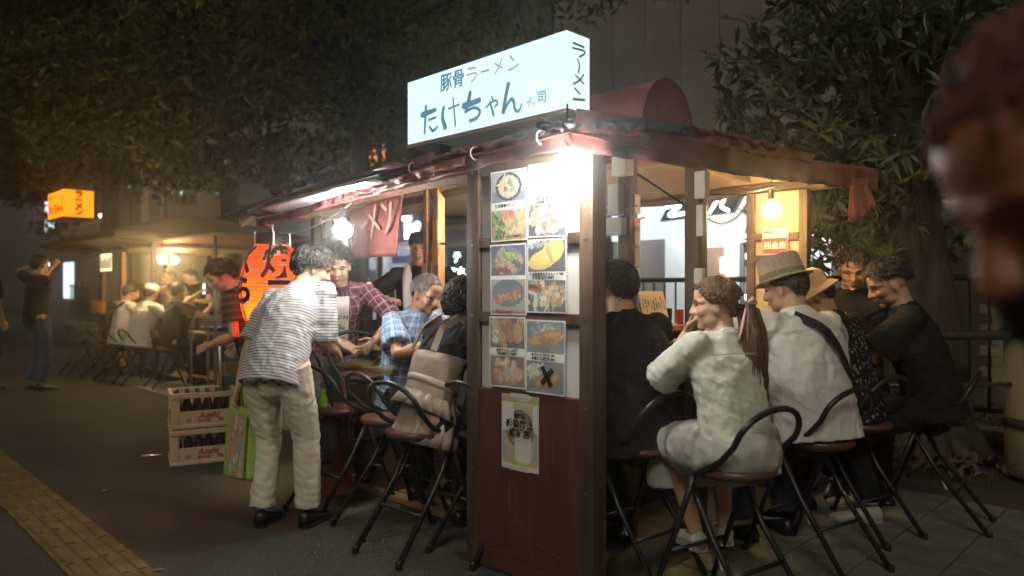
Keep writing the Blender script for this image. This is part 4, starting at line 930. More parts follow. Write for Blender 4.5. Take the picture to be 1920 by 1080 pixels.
def bulb(label, s_, r_, z, watts, c, es, rad=.042, cordlen=.12):
    root = frame('light_bulb', s_, r_, z, label=label, cat='light bulb')
    gl = emis('bulb_glass_%d' % int(c[2] * 100), c, es, False)
    MB().lathe([(.012, .06), (.018, .045), (.040, .026), (.052, 0), (.045, -.028), (.025, -.046), (.004, -.052)], n=20).build('glass', gl, root, True)
    MB().lathe([(.013, .115), (.016, .11), (.017, .06), (.0125, .055)], n=14).build('socket', BLACKM, root, True)
    MB().tube([(0, 0, .11), (.004, .003, .11 + cordlen)], .004, 6).build('flex', BLACKM, root)
    point(root, (0, 0, 0), watts, c, .056)
bulb('bare white bulb glaring in front of the menu screen', .03, -.17, 1.80, 34, (1, .97, .90), 60)
bulb('bare white bulb hanging beside the red banner', 1.56, -.24, 1.615, 24, (1, .97, .90), 60, cordlen=.10)
bulb('warm yellow bulb over the far end of the counter', .08, 1.72, 1.76, 30, (1, .64, .26), 60)
bulb('bulb under the roof lining over the cooking cart', 1.38, .82, 1.80, 42, (1, .93, .82), 40)
# ================================================================== people: one skinned body each, clothes and hair as its children
SKIN = {}
def skin(key, c):
    if key not in SKIN: SKIN[key] = mat('skin_' + key, c, .48, tuple(x * .86 for x in c), scale=14, bump=.08, bscale=160, spec=.4, sss=.12)
    return SKIN[key]
HAIRB = mat('black_hair', (.010, .008, .007), .52, (.022, .017, .014), scale=60)
HAIRN = mat('brown_hair', (.075, .040, .022), .42, (.16, .088, .048), scale=50)
HAIRG = mat('grey_hair', (.16, .14, .13), .5, (.28, .25, .23), scale=60)
EYEM = mat('eye_dark', (.015, .012, .01), .15); LIPM = mat('lip', (.30, .11, .08), .5); SOLE = mat('shoe_sole', (.35, .34, .32), .7)
def ik(a, tgt, l1, l2, pole):
    d = tgt - a; L = min(d.length, (l1 + l2) * .995); d = d.normalized(); x = (l1 * l1 - l2 * l2 + L * L) / (2 * L); h = math.sqrt(max(0, l1 * l1 - x * x))
    p = V(pole); p = p - d * p.dot(d)
    p = p.normalized() if p.length > 1e-6 else d.orthogonal().normalized()
    return a + d * x + p * h, a + d * L
def rot3(yaw, pitch, roll=0.0):
    """head frame: yaw turns to the figure's left, pitch tips the face down"""
    return Matrix.Rotation(R(yaw), 3, 'Z') @ Matrix.Rotation(R(-pitch), 3, 'X') @ Matrix.Rotation(R(roll), 3, 'Y')
def head_mb(mb, c, m, k, female=False, jaw=1.0):
    def P(x, y, z): return c + m @ V((x * k, y * k, z * k))
    def E(x, y, z, a, b, c_, mm=None): mb.ell(P(x, y, z), (a * k, b * k, c_ * k), m if mm is None else m @ mm, 16, 10)
    E(0, -.012, .028, .076, .095, .090); E(0, .012, -.015, .066, .076, .088)
    E(0, .030, -.058, .050 * jaw, .054, .050); E(0, .066, -.093, .024, .022, .021)
    for s in (-1, 1):
        E(s * .036, .052, -.024, .030, .032, .032)               # cheek
        E(s * .040, .020, -.066, .024, .040, .030)               # jaw corner
        E(s * .077, -.008, -.012, .009, .020, .032, Matrix.Rotation(s * .25, 3, 'Z') @ Matrix.Rotation(-.2, 3, 'X'))   # ear
        E(s * .013, .095, -.030, .012, .014, .010)               # nostril
        mb.tube([P(s * .012, .090, .026), P(s * .040, .079, .028), P(s * .058, .058, .018)], [.011 * k, .011 * k, .009 * k], 8, True)   # brow
    E(0, .060, .052, .056, .034, .044)                           # forehead
    mb.tube([P(0, .086, .020), P(0, .098, -.006), P(0, .107, -.026)], [.0105 * k, .012 * k, .0155 * k], 8, True)
    E(0, .080, -.058, .025, .018, .018)
    mb.tube([P(-.020, .086, -.053), P(0, .095, -.052), P(.020, .086, -.053)], [.005 * k, .0065 * k, .005 * k], 8, True)
    mb.tube([P(-.018, .085, -.063), P(0, .093, -.065), P(.018, .085, -.063)], [.005 * k, .007 * k, .005 * k], 8, True)
def hand_mb(mb, wrist, d, palm_n, side, k, curl=.5, spread=.10, thumb=1.0):
    """palm and five bent fingers; d = along the hand, palm_n = direction the palm faces, side +1 right hand"""
    d = d.normalized(); n = (palm_n - d * palm_n.dot(d)).normalized(); a = d.cross(n) * side      # a points to the thumb side
    Pk = wrist + d * .045 * k
    mb.tube([wrist - d * .01 * k, wrist + d * .02 * k, wrist + d * .055 * k, wrist + d * .088 * k], [(.024 * k, .019 * k), (.031 * k, .016 * k), (.039 * k, .0145 * k), (.036 * k, .012 * k)], 10, True, ref=a)
    for f, (off, L, r_) in enumerate(((.031, .072, .0082), (.0105, .080, .0086), (-.0105, .074, .0082), (-.030, .058, .0072))):
        b = wrist + d * .086 * k + a * off * k; dirv = (d + a * off * spread * 30).normalized(); pts = [b - dirv * .012 * k]; p = b; ang = curl * .35
        for q in range(3):
            dd = dirv * math.cos(ang) + n * math.sin(ang); p = p + dd * L * k * (.44, .32, .24)[q]; pts.append(p); ang += curl * (.75, .6, .4)[q] * 1.3
        mb.tube(pts, [r_ * k * 1.12, r_ * k * 1.03, r_ * k * .95, r_ * k * .8], 8, True)
    b = wrist + d * .022 * k + a * .024 * k; t1 = (a * .75 + d * .65 + n * .35 * thumb).normalized(); t2 = (a * .25 + d * .85 + n * .6 * thumb).normalized()
    mb.tube([b, b + t1 * .038 * k, b + t1 * .038 * k + t2 * .030 * k, b + t1 * .038 * k + t2 * .056 * k], [.0125 * k, .0112 * k, .0095 * k, .0078 * k], 8, True)
def wrinkle(me, amp, freq, seed, axis=None, keep=None):
    n = len(me.vertices); co = np.empty(n * 3, np.float32); me.vertices.foreach_get('co', co); co = co.reshape(-1, 3)
    no = np.empty(n * 3, np.float32); me.vertices.foreach_get('normal', no); no = no.reshape(-1, 3); dsp = np.empty(n)
    o = V((seed * 3.1, seed * 1.7, seed * .9))
    for i in range(n):
        p = V(co[i]); q = V((p.x * freq, p.y * freq, p.z * freq * .38)) + o
        w_ = MN.noise(q + V((MN.noise(q * .7), MN.noise(q * .7 + V((9, 0, 0))), 0)) * 1.1)
        w2 = MN.noise(V((p.x * freq * .9 + p.z * freq * 1.3, p.y * freq * .9 - p.z * freq * .8, p.z * freq * .6)) + o * 2)
        w3 = MN.noise(p * freq * 2.3 + o)
        dsp[i] = amp * (.8 - 2.6 * abs(w_) ** .8) * .75 + amp * (.5 - 2.2 * abs(w2) ** .75) * .7 + amp * .5 * w3
    co += no * dsp[:, None].astype(np.float32); me.vertices.foreach_set('co', co.ravel()); me.update()
def cloth_uv(me, bones):
    """uv in metres: u around the nearest bone, v along it"""
    n = len(me.vertices); co = np.empty(n * 3, np.float32); me.vertices.foreach_get('co', co); co = co.reshape(-1, 3).astype(float)
    best = np.full(n, 1e9); uu = np.zeros(n); vv = np.zeros(n)
    for a, b, x, r_, v0 in bones:
        a = np.array(a); b = np.array(b); ab = b - a; L = np.linalg.norm(ab); t = ab / L; x = np.array(x) - t * np.dot(np.array(x), t); x /= np.linalg.norm(x); y = np.cross(t, x)
        d = co - a; al = d @ t; cl = np.clip(al, 0, L); dist = np.linalg.norm(d - cl[:, None] * t, axis=1) / r_
        m = dist < best; ang = np.arctan2(d @ y, d @ x); best[m] = dist[m]; uu[m] = (ang * r_)[m]; vv[m] = (al + v0)[m]
    li = np.empty(len(me.loops), np.int32); me.loops.foreach_get('vertex_index', li)
    uv = me.uv_layers.new(name='cloth'); uv.data.foreach_set('uv', np.stack([uu, vv], 1)[li].astype(np.float32).ravel())
def hair_build(name, root, c, m, k, style, mt, seed, n_str=420, shell=True):
    """scalp shell plus tapered locks; style gives hairline and lock lengths"""
    rnd = random.Random(seed); cen = V((0, -.012, .022)); rad = V((.0835, .104, .102))
    fr, sd_, bk = style.get('front', .52), style.get('side', -.05), style.get('back', -.62)
    def limit(d):            # lowest direction height at this azimuth that still carries hair
        a = abs(math.atan2(d.x, d.y)); a = a / math.pi
        if a < .22: return fr
        if a < .42: t = (a - .22) / .2; return fr * (1 - t) + sd_ * t
        if a < .58: return sd_
        t = min(1, (a - .58) / .22); return sd_ * (1 - t) + bk * t
    if shell:
        vs, fs_, ok = [], [], []
        NA, NZ = 40, 18; grid = {}
        for i in range(NA):
            az = 2 * math.pi * i / NA; d0 = V((math.sin(az), math.cos(az), 0)); lo = limit(d0) - .04
            for j in range(NZ + 1):
                z = lo + (1 - lo) * j / NZ; z = min(.9995, z); q = math.sqrt(max(0, 1 - z * z)); d = V((d0.x * q, d0.y * q, z))
                th = style.get('vol', .010) * (1 + .55 * MN.noise(d * 3.2 + V((seed, 0, 0))) + .35 * MN.noise(d * 9 + V((0, seed, 0)))) * (.25 + .75 * min(1, j / 3))
                p = cen + V((d.x * (rad.x + th), d.y * (rad.y + th), d.z * (rad.z + th * (1.25 if d.z > 0 else .6)))) ; p = c + m @ (p * k); vs.append(p)
        for i in range(NA):
            for j in range(NZ): a = i * (NZ + 1) + j; b = ((i + 1) % NA) * (NZ + 1) + j; fs_.append((a, b, b + 1, a + 1))
        mb = MB().add(vs, fs_)
    else: mb = MB()
    crown = V((.12, -.35, .93)).normalized(); part = style.get('sweep', 0.0)
    cnt = 0
    while cnt < n_str:
        d = V((rnd.gauss(0, 1), rnd.gauss(0, 1), rnd.gauss(.25, 1))).normalized()
        if d.z < limit(V((d.x, d.y, 0))) + .02: continue
        cnt += 1; front = max(0, d.y); L = style.get('top', .05)
        if d.y > .25 and d.z > .3: L = style.get('fringe', .055)
        elif abs(d.x) > .6 and d.z < .45: L = style.get('sidelen', .03)
        elif d.y < -.2: L = style.get('backlen', .045)
        L *= rnd.uniform(.7, 1.25); pts = []; dd = d.copy(); th = style.get('vol', .010)
        comb = (d - crown * d.dot(crown)); comb = comb.normalized() if comb.length > .05 else V((0, 1, 0))
        comb += V((part * front, 0, -.15)) + V((rnd.gauss(0, 1), rnd.gauss(0, 1), rnd.gauss(0, 1))) * style.get('mess', .2)
        p = V((d.x * rad.x, d.y * rad.y, d.z * rad.z)) * .98 + cen; lift = th * 1.1 + rnd.uniform(.0, style.get('lift', .010))
        steps = 4; free = p
        for q in range(steps + 1):
            f = q / steps
            e = (dd + comb * (L / .09) * f).normalized() if style.get('wrap', True) else dd
            pos = V((e.x * (rad.x + lift * min(1, f * 2.5)), e.y * (rad.y + lift * min(1, f * 2.5)), e.z * (rad.z + lift * min(1, f * 2.5)))) + cen
            if style.get('fall') and e.z < .12: pos.z = min(pos.z, pts_local.z - L / steps) if q else pos.z
            pts_local = pos; pts.append(c + m @ (pos * k))
        w0 = rnd.uniform(.0035, .0065) * k * style.get('thick', 1.0)
        if (pts[-1] - pts[0]).length < .004: continue
        mb.tube(pts, [w0 * .8, w0, w0 * .85, w0 * .55, w0 * .12], 4)
    for q in style.get('extra', ()): q(mb, c, m, k, rnd)
    return mb.build(name, mt, root, True)
STY = dict(
    crop=dict(front=.60, side=.0, back=-.80, vol=.010, top=.05, fringe=.06, sidelen=.03, backlen=.04, mess=.22, lift=.008),
    bowl=dict(front=.48, side=-.12, back=-.86, vol=.015, top=.07, fringe=.075, sidelen=.05, backlen=.06, mess=.12, lift=.008),
    messy=dict(front=.47, side=-.14, back=-.84, vol=.017, top=.07, fringe=.075, sidelen=.055, backlen=.07, mess=.32, lift=.016, thick=1.1),
    fade=dict(front=.58, side=.18, back=-.25, vol=.014, top=.06, fringe=.065, sidelen=.02, backlen=.03, mess=.35, lift=.014),
    thin=dict(front=.72, side=.0, back=-.78, vol=.004, top=.04, fringe=.03, sidelen=.025, backlen=.03, mess=.25, lift=.004),
    bob=dict(front=.38, side=-.66, back=-.95, vol=.046, top=.09, fringe=.09, sidelen=.09, backlen=.09, mess=.14, lift=.010, thick=1.3),
    pulled=dict(front=.55, side=-.10, back=-.80, vol=.009, top=.07, fringe=.05, sidelen=.07, backlen=.05, mess=.10, lift=.004, sweep=0),
    hatted=dict(front=.72, side=-.10, back=-.82, vol=.006, top=.03, fringe=.02, sidelen=.03, backlen=.04, mess=.2, lift=.004))
PEOPLE = 0
def person(label, loc, face, H=1.70, sit=None, pelvis=None, lean=5, side_lean=0, twist=0, head=(0, 10, 0), hands=((None), (None)), elbows=(None, None),
           hcurl=(.5, .5), palms=(None, None), feet=None, sk=(.42, .235, .15), hair='crop', hairmat=None, hair_n=420, shirt=None, fit=1.0, sleeve=.6, sleeve_r=1.0, hem=-.10, collar=True,
           trousers=None, leg_r=1.0, cuff=.09, shoes=None, bare_leg=False, skirt=None, vox=.0058, face_on=False, female=False, wr=(.0045, 17), name='person', curl=1.2, arms_in=None, open_shirt=None, sleeveless=False):
    """figure in its own frame: +Y is where it faces, +X its right hand; hand targets are world points (right, left)"""
    global PEOPLE
    PEOPLE += 1; seed = PEOPLE; k = H / 1.70
    root = empty(name, loc, R(face), label, 'person')
    inv = Matrix.Rotation(-R(face), 3, 'Z'); L0 = V(loc)
    def loc_(p): return inv @ (V(p) - L0)
    F = V((0, 1, 0)); Rt0 = V((1, 0, 0))
    if pelvis is None: pelvis = V((0, 0, .93 * k)) if sit is None else V((0, 0, sit + .095 * k))
    P = V(pelvis); la, lb = R(lean * .75), R(lean * curl); sl = R(side_lean)
    def ax(a): return V((math.sin(sl), math.sin(a) * math.cos(sl), math.cos(a) * math.cos(sl)))
    T1, T2 = ax(la), ax(lb)
    Ch = P + T1 * .27 * k; N = Ch + T2 * .235 * k
    Rt = Matrix.Rotation(R(twist), 3, 'Z') @ Rt0; Rt = (Rt - T2 * Rt.dot(T2)).normalized(); Fw = T2.cross(Rt)
    shw = (.168 if female else .188) * k
    Sh = [N - T2 * .055 * k + Rt * shw * s for s in (1, -1)]
    Hd = rot3(*head); fh = Hd @ V((0, 1, 0))
    nv = (T2 * .55 + UP * .45 + F * .12).normalized(); hc = N + nv * .055 * k + Hd @ V((0, .026, .088)) * k
    hipw = .095 * k; Hip = [P + V((hipw * s, 0, -.02 * k)) for s in (1, -1)]
    # legs
    th, sh = .425 * k, .415 * k
    if feet is None: feet = [V((.10 * k * s, 0.0, 0)) for s in (1, -1)] if sit is None else [V((.13 * s, .34, .0)) for s in (1, -1)]
    else: feet = [V(f) for f in feet]
    Kn, An = [], []
    for i, s in enumerate((1, -1)):
        a, b = ik(Hip[i], feet[i] + V((0, -.02, .085 * k)), th, sh, V((.12 * s, 1, .25))); Kn.append(a); An.append(b)
    # arms
    ua, fa = .285 * k, .245 * k; El, Wr = [], []
    for i, s in enumerate((1, -1)):
        tg = loc_(hands[i]) if hands[i] is not None else Sh[i] + V((.06 * s, .05, -.49 * k))
        pole = V(elbows[i]) if elbows[i] is not None else V((.55 * s, -.55, -.5))
        a, b = ik(Sh[i], tg, ua, fa, pole); El.append(a); Wr.append(b)
    # ---------------- body
    mb = MB(); head_mb(mb, hc, Hd, k, female, .9 if female else 1.0)
    nk = (.050 if female else .060) * k; nb_ = hc + Hd @ V((0, -.028, -.055)) * k
    mb.tube([N - T2 * .05 * k, N + T2 * .01 * k, N.lerp(nb_, .55), nb_], [(.080 * k, .065 * k), (nk * 1.15, nk * 1.1), (nk, nk), (nk * .98, nk * .98)], 14, True, ref=Rt)
    mb.tube([Sh[0] - Rt * .02, N - T2 * .055 * k, Sh[1] + Rt * .02], [.040 * k, (.050 * k), .040 * k], 12, True)
    mb.tube([N - T2 * .06 * k, Ch, P + T1 * .05], [(.12 * k, .07 * k), (.13 * k, .085 * k), (.12 * k, .08 * k)], 12, True, ref=Rt)
    ar = .86 if female else 1.0
    for i, s in enumerate((1, -1)):
        mb.tube([Sh[i], Sh[i].lerp(El[i], .4), El[i], El[i].lerp(Wr[i], .3), El[i].lerp(Wr[i], .8), Wr[i]], [.044 * k * ar, .046 * k * ar, .038 * k * ar, .041 * k * ar, .029 * k * ar, .0255 * k * ar], 12, True)
        d = (Wr[i] - El[i]).normalized(); pn = V(palms[i]) if palms[i] is not None else V((-s * .8, .25, -.5))
        hand_mb(mb, Wr[i], d, pn, s, k * (.92 if female else 1), hcurl[i])
        mb.tube([P, Hip[i]], [.10 * k, .095 * k], 10, True)
        if bare_leg or trousers is None:
            mb.tube([Hip[i], Kn[i], Kn[i].lerp(An[i], .3), An[i]], [.085 * k, .056 * k, .056 * k, .035 * k], 12, True)
            mb.tube([An[i], feet[i] + V((0, .04, .04))], [.035 * k, .03 * k], 8, True)
    bme_ = remesh(mb, vox, 4, 'body'); nv_ = len(bme_.vertices); co = np.empty(nv_ * 3, np.float32); bme_.vertices.foreach_get('co', co)
    near = np.where(np.linalg.norm(co.reshape(-1, 3) - np.array(hc), axis=1) < .125 * k)[0]
    body = link('body', bme_, root, skin('%d' % int(sk[0] * 1000), sk)); vg_ = body.vertex_groups.new(name='head'); vg_.add([int(i) for i in near], 1.0, 'REPLACE')
    sm_ = body.modifiers.new('soften', 'SMOOTH'); sm_.factor = .5; sm_.iterations = 5 if vox < .0056 else 3; sm_.vertex_group = 'head'
    # ---------------- face marks
    if face_on:
        for s in (-1, 1):
            def P_(x, y, z): return hc + Hd @ (V((x, y, z)) * k)
            MB().tube([P_(s * .020, .0825, .004), P_(s * .032, .0835, .0065), P_(s * .045, .0745, .003)], [.0016 * k, .0042 * k, .0016 * k], 6, True).build('eye', EYEM, root, True)
            MB().tube([P_(s * .016, .0945, .026), P_(s * .034, .0935, .033), P_(s * .054, .078, .027)], [(.003 * k, .0025 * k), (.0045 * k, .0025 * k), (.002 * k, .002 * k)], 6, True).build('eyebrow', hairmat or HAIRB, root, True)
        MB().tube([P_(-.021, .0885, -.0585), P_(0, .0985, -.0575), P_(.021, .0885, -.0585)], [(.002 * k, .003 * k), (.0045 * k, .0075 * k), (.002 * k, .003 * k)], 8, True).build('lips', LIPM, root, True)
    if hair: hair_build('hair', root, hc, Hd, k, STY[hair], hairmat or HAIRB, seed, hair_n)
    # ---------------- shirt
    cv = max(vox, .008)
    if shirt is not None:
        g_ = fit * k * (.90 if female else 1.0); mb = MB(); hemP = P + T1 * (hem * k)
        sit_w = 1.06 if sit is not None else 1.0
        spine = [(hemP, .172 * sit_w, .128 * sit_w), (P + T1 * .03 * k, .170, .128), (P + T1 * .15 * k, .163, .120), (Ch, .178, .124), (Ch + T2 * .10 * k, .188, .118), (N - T2 * .085 * k, .176, .098), (N - T2 * .040 * k, .130, .080), (N - T2 * .005 * k, .082, .072)]
        if collar: spine.append((N + T2 * .022 * k, .066, .066))
        rings = []
        for q, (p, a, b) in enumerate(spine):
            rx = Rt0.lerp(Rt, min(1, q / 4)).normalized(); t = T1 if q < 3 else T2; fy = t.cross(rx).normalized()
            off = fy * (.012 * k if 2 < q < 6 else 0)
            rings.append([p + off + rx * (a * g_ * math.copysign(abs(math.cos(A)) ** .85, math.cos(A))) + fy * (b * g_ * math.copysign(abs(math.sin(A)) ** .85, math.sin(A))) for A in [2 * math.pi * j / 26 for j in range(26)]])
        mb.loft(rings)
        bones = [(tuple(P - T1 * .1), tuple(N), tuple(Rt), .16, 0)]
        for i, s in enumerate((1, -1)):
            if sleeveless: continue
            e = Sh[i].lerp(El[i], min(1, sleeve * 1.0)) if sleeve <= 1 else El[i].lerp(Wr[i], sleeve - 1)
            rr = .066 * fit * sleeve_r * k * (.92 if female else 1); r0_ = .064 * (fit * .6 + .4) * k; st = Sh[i] - Rt * s * .09 * k - T2 * .01 * k; mb.ell(Sh[i], (r0_ * 1.05,) * 3, None, 12, 8)
            mb.tube([N - T2 * .03 * k + Rt * s * .04 * k, Sh[i] + T2 * .012 * k], [.052 * k, .050 * k], 10, True)
            if sleeve <= 1: mb.tube([st, Sh[i] + T2 * .0, Sh[i].lerp(e, .5), e], [r0_, r0_ * 1.02, rr * 1.0, rr * 1.06], 14)
            else: mb.tube([st, Sh[i], Sh[i].lerp(El[i], .5), El[i], El[i].lerp(e, .6), e], [r0_, r0_, rr * .94, rr * .82, rr * .72, rr * .62], 14)
            bones.append((tuple(Sh[i]), tuple(e), tuple(T2.cross((e - Sh[i]).normalized()) + V((.01, 0, 0))), .075, .37))
        me = remesh(mb, cv, 3, 'shirt'); wrinkle(me, wr[0], wr[1], seed); cloth_uv(me, bones)
        link('shirt', me, root, shirt)
    # ---------------- trousers / skirt
    if trousers is not None:
        mb = MB(); g_ = k * leg_r
        top = P + T1 * .06 * k
        mb.tube([P + V((0, 0, -.10 * k)), P + V((0, 0, -.03 * k)), top], [(.12 * g_, .10 * g_), (.162 * g_, .126 * g_), (.140 * k, .104 * k)], 20, True, ref=Rt0)
        bones = []
        for i, s in enumerate((1, -1)):
            e = Kn[i].lerp(An[i], 1 - cuff); kd = (Kn[i] - Hip[i]).normalized()
            mb.tube([Hip[i] - kd * .02, Hip[i].lerp(Kn[i], .35), Kn[i], Kn[i].lerp(e, .4), e], [.098 * g_, .092 * g_, .073 * g_, .070 * g_, .066 * g_], 14)
            bones += [(tuple(Hip[i]), tuple(Kn[i]), (1, 0, .01), .09, 0), (tuple(Kn[i]), tuple(e), (1, 0, .01), .075, .4)]
        me = remesh(mb, cv, 3, 'trousers'); wrinkle(me, .005, 15, seed + 40); cloth_uv(me, bones); link('trousers', me, root, trousers)
    if shoes is not None:
        for i, s in enumerate((1, -1)):
            f0 = feet[i]; dr = (V((.16 * s, 1, 0))).normalized(); sx = V((dr.y, -dr.x, 0)); zf = f0.z
            prof = [(-.075, .028, .075, .0), (-.055, .036, .095, 0), (-.01, .038, .088, 0), (.05, .040, .068, 0), (.11, .045, .050, 0), (.155, .040, .040, 0), (.185, .022, .028, 0)]
            rings = []
            for y, w_, h_, _ in prof:
                c_ = f0 + dr * y * k; rings.append([c_ + sx * w_ * k * math.cos(a) * (1 if math.sin(a) < .5 else .8) + UP * (h_ * k * (.5 + .5 * math.sin(a)) + .004) for a in [2 * math.pi * j / 14 for j in range(14)]])
            sh_ = MB().loft(rings).build('shoe', shoes, root, True)
            out_ = []
            for y, w_, h_, _ in prof: out_.append((y, w_ * 1.06))
            pl_ = [f0 + dr * y * k + sx * w_ * k for y, w_ in out_] + [f0 + dr * y * k - sx * w_ * k for y, w_ in reversed(out_)]
            MB().loft([[p + UP * z for p in pl_] for z in (.0, .018)]).build('sole', SOLE if shoes is not MATS.get('black_leather') else mat('black_sole', (.015, .015, .015), .6), sh_)
    root['_x'] = 1; del root['_x']
    return dict(root=root, hc=hc, Hd=Hd, N=N, P=P, Ch=Ch, T1=T1, T2=T2, Rt=Rt, Rt0=Rt0, Fw=Fw, Sh=Sh, El=El, Wr=Wr, Kn=Kn, An=An, Hip=Hip, k=k, feet=feet)
# ================================================================== cloth
def plain(key, c, v=.12, rough=.85): return mat('cloth_' + key, c, rough, tuple(min(1, x * (1 + v)) for x in c), scale=7, bump=.55, bscale=22, spec=.2)
BLACKC = plain('black', (.012, .012, .013), .5); CHAR = plain('charcoal', (.028, .026, .027), .4); NAVYC = plain('navy', (.018, .022, .040), .4)
KHAKI = plain('khaki', (.58, .52, .44), .08); WHITEC = plain('white', (.60, .58, .55), .08); SAGE = plain('pale_sage', (.56, .58, .51), .06); JEANS = plain('jeans', (.035, .050, .085), .6); GREYJ = plain('grey_trousers', (.10, .10, .11), .3)
BROWNC = plain('brown_black', (.035, .026, .022), .4)
BLEATHER = mat('black_leather', (.012, .011, .011), .3); WSHOE = mat('white_shoe', (.45, .42, .38), .6)
STRIPE = uvmat('navy_striped_jersey', lambda t, u, v: mixc(t, band(t, v, .0165, .0042), (.52, .52, .53), (.055, .06, .09)))
def plaid(t, u, v, base, a, b, c):
    x = mixc(t, mth(t, 'MULTIPLY', band(t, u, .055, .026), .55), base, a); x = mixc(t, mth(t, 'MULTIPLY', band(t, v, .055, .026), .55), x, a)
    x = mixc(t, mth(t, 'MULTIPLY', band(t, u, .055, .008, .5), .8), x, b); x = mixc(t, mth(t, 'MULTIPLY', band(t, v, .055, .008, .5), .8), x, b)
    x = mixc(t, mth(t, 'MULTIPLY', band(t, u, .055, .005, .25), .8), x, c); return mixc(t, mth(t, 'MULTIPLY', band(t, v, .055, .005, .25), .8), x, c)
PLAIDB = uvmat('blue_check_shirt', lambda t, u, v: plaid(t, u, v, (.62, .66, .70), (.09, .26, .55), (.05, .16, .45), (.40, .50, .62)))
PLAIDR = uvmat('red_check_shirt', lambda t, u, v: plaid(t, u, v, (.24, .045, .05), (.07, .045, .09), (.40, .36, .38), (.22, .07, .07)))
NAVYS = uvmat('navy_banded_tee', lambda t, u, v: mixc(t, band(t, v, .05, .018), (.018, .020, .035), (.06, .07, .12)))
def flor(t, u, v):
    n = t.nodes.new('ShaderNodeTexVoronoi'); n.inputs['Scale'].default_value = 38; tc = t.nodes.new('ShaderNodeTexCoord'); t.links.new(tc.outputs['Object'], n.inputs[0])
    return mixc(t, mth(t, 'LESS_THAN', n.outputs['Distance'], .30), (.012, .012, .014), (.22, .21, .19))
FLORAL = uvmat('black_floral_shirt', flor)
STRAW = mat('woven_straw', (.26, .21, .16), .8, (.42, .35, .27), scale=70, bump=.8, bscale=160, stretch=(1, 1, 3)); STRAWT = mat('tan_straw', (.30, .19, .10), .8, (.38, .26, .15), scale=50, bump=.6, bscale=150)
RIBB = mat('hat_band', (.22, .18, .13), .9, (.10, .08, .06), scale=90)
S45 = 45.0
def hat(p, prof, mt, name='hat', tilt=0.0, dz=.0, n=28, oval=1.2):
    m = p['Hd'] @ Matrix.Rotation(tilt, 3, 'X'); mb = MB(); rings = []
    for r_, z in prof: rings.append([p['hc'] + m @ (V((r_ * math.cos(2 * math.pi * j / n), r_ * oval * math.sin(2 * math.pi * j / n) - .008, z + dz)) * p['k']) for j in range(n)])
    return auto_smooth(mb.loft(rings, cap=False).build(name, mt, p['root']), 50)
def strap(p, pts, w_, mt, name='strap', th=.004):
    """belt over the back or chest through local points; the flat side lies against the body"""
    P = [V(q) for q in pts]; rings = []; c = p['Ch']; T = p['T1']
    for i, q in enumerate(P):
        t = (P[min(i + 1, len(P) - 1)] - P[max(i - 1, 0)]).normalized(); o = q - c; o = (o - T * o.dot(T)); nn = (o - t * o.dot(t)).normalized(); b = t.cross(nn)
        rings.append([q + b * w_ / 2 + nn * th, q - b * w_ / 2 + nn * th, q - b * w_ / 2 - nn * th, q + b * w_ / 2 - nn * th])
    return MB().loft(rings).build(name, mt, p['root'])
def across_back(p, fit=1.0, s=1, low=.02):
    """points of a strap from one shoulder over the back to the opposite hip; s=+1 starts on the right shoulder"""
    k = p['k']; pts = []
    for t in [i / 10 for i in range(11)]:
        z = .49 * (1 - t) + low * t; a = (s * (.085 - .26 * t)); ax_ = p['P'] + p['T1'] * min(z, .27) * k + p['T2'] * max(0, z - .27) * k
        wx = (.172 if z < .38 else .172 - (z - .38) * .55) * fit; dy = (.126 if z < .40 else .126 - (z - .40) * .75) * fit
        x = a * k; dep = dy * math.sqrt(max(.02, 1 - min(.98, (a / wx) ** 2))) + .010
        tt = p['T1'] if z < .27 else p['T2']; fy = tt.cross(p['Rt']).normalized(); pts.append(ax_ + p['Rt'] * x - fy * dep * k)
    return pts

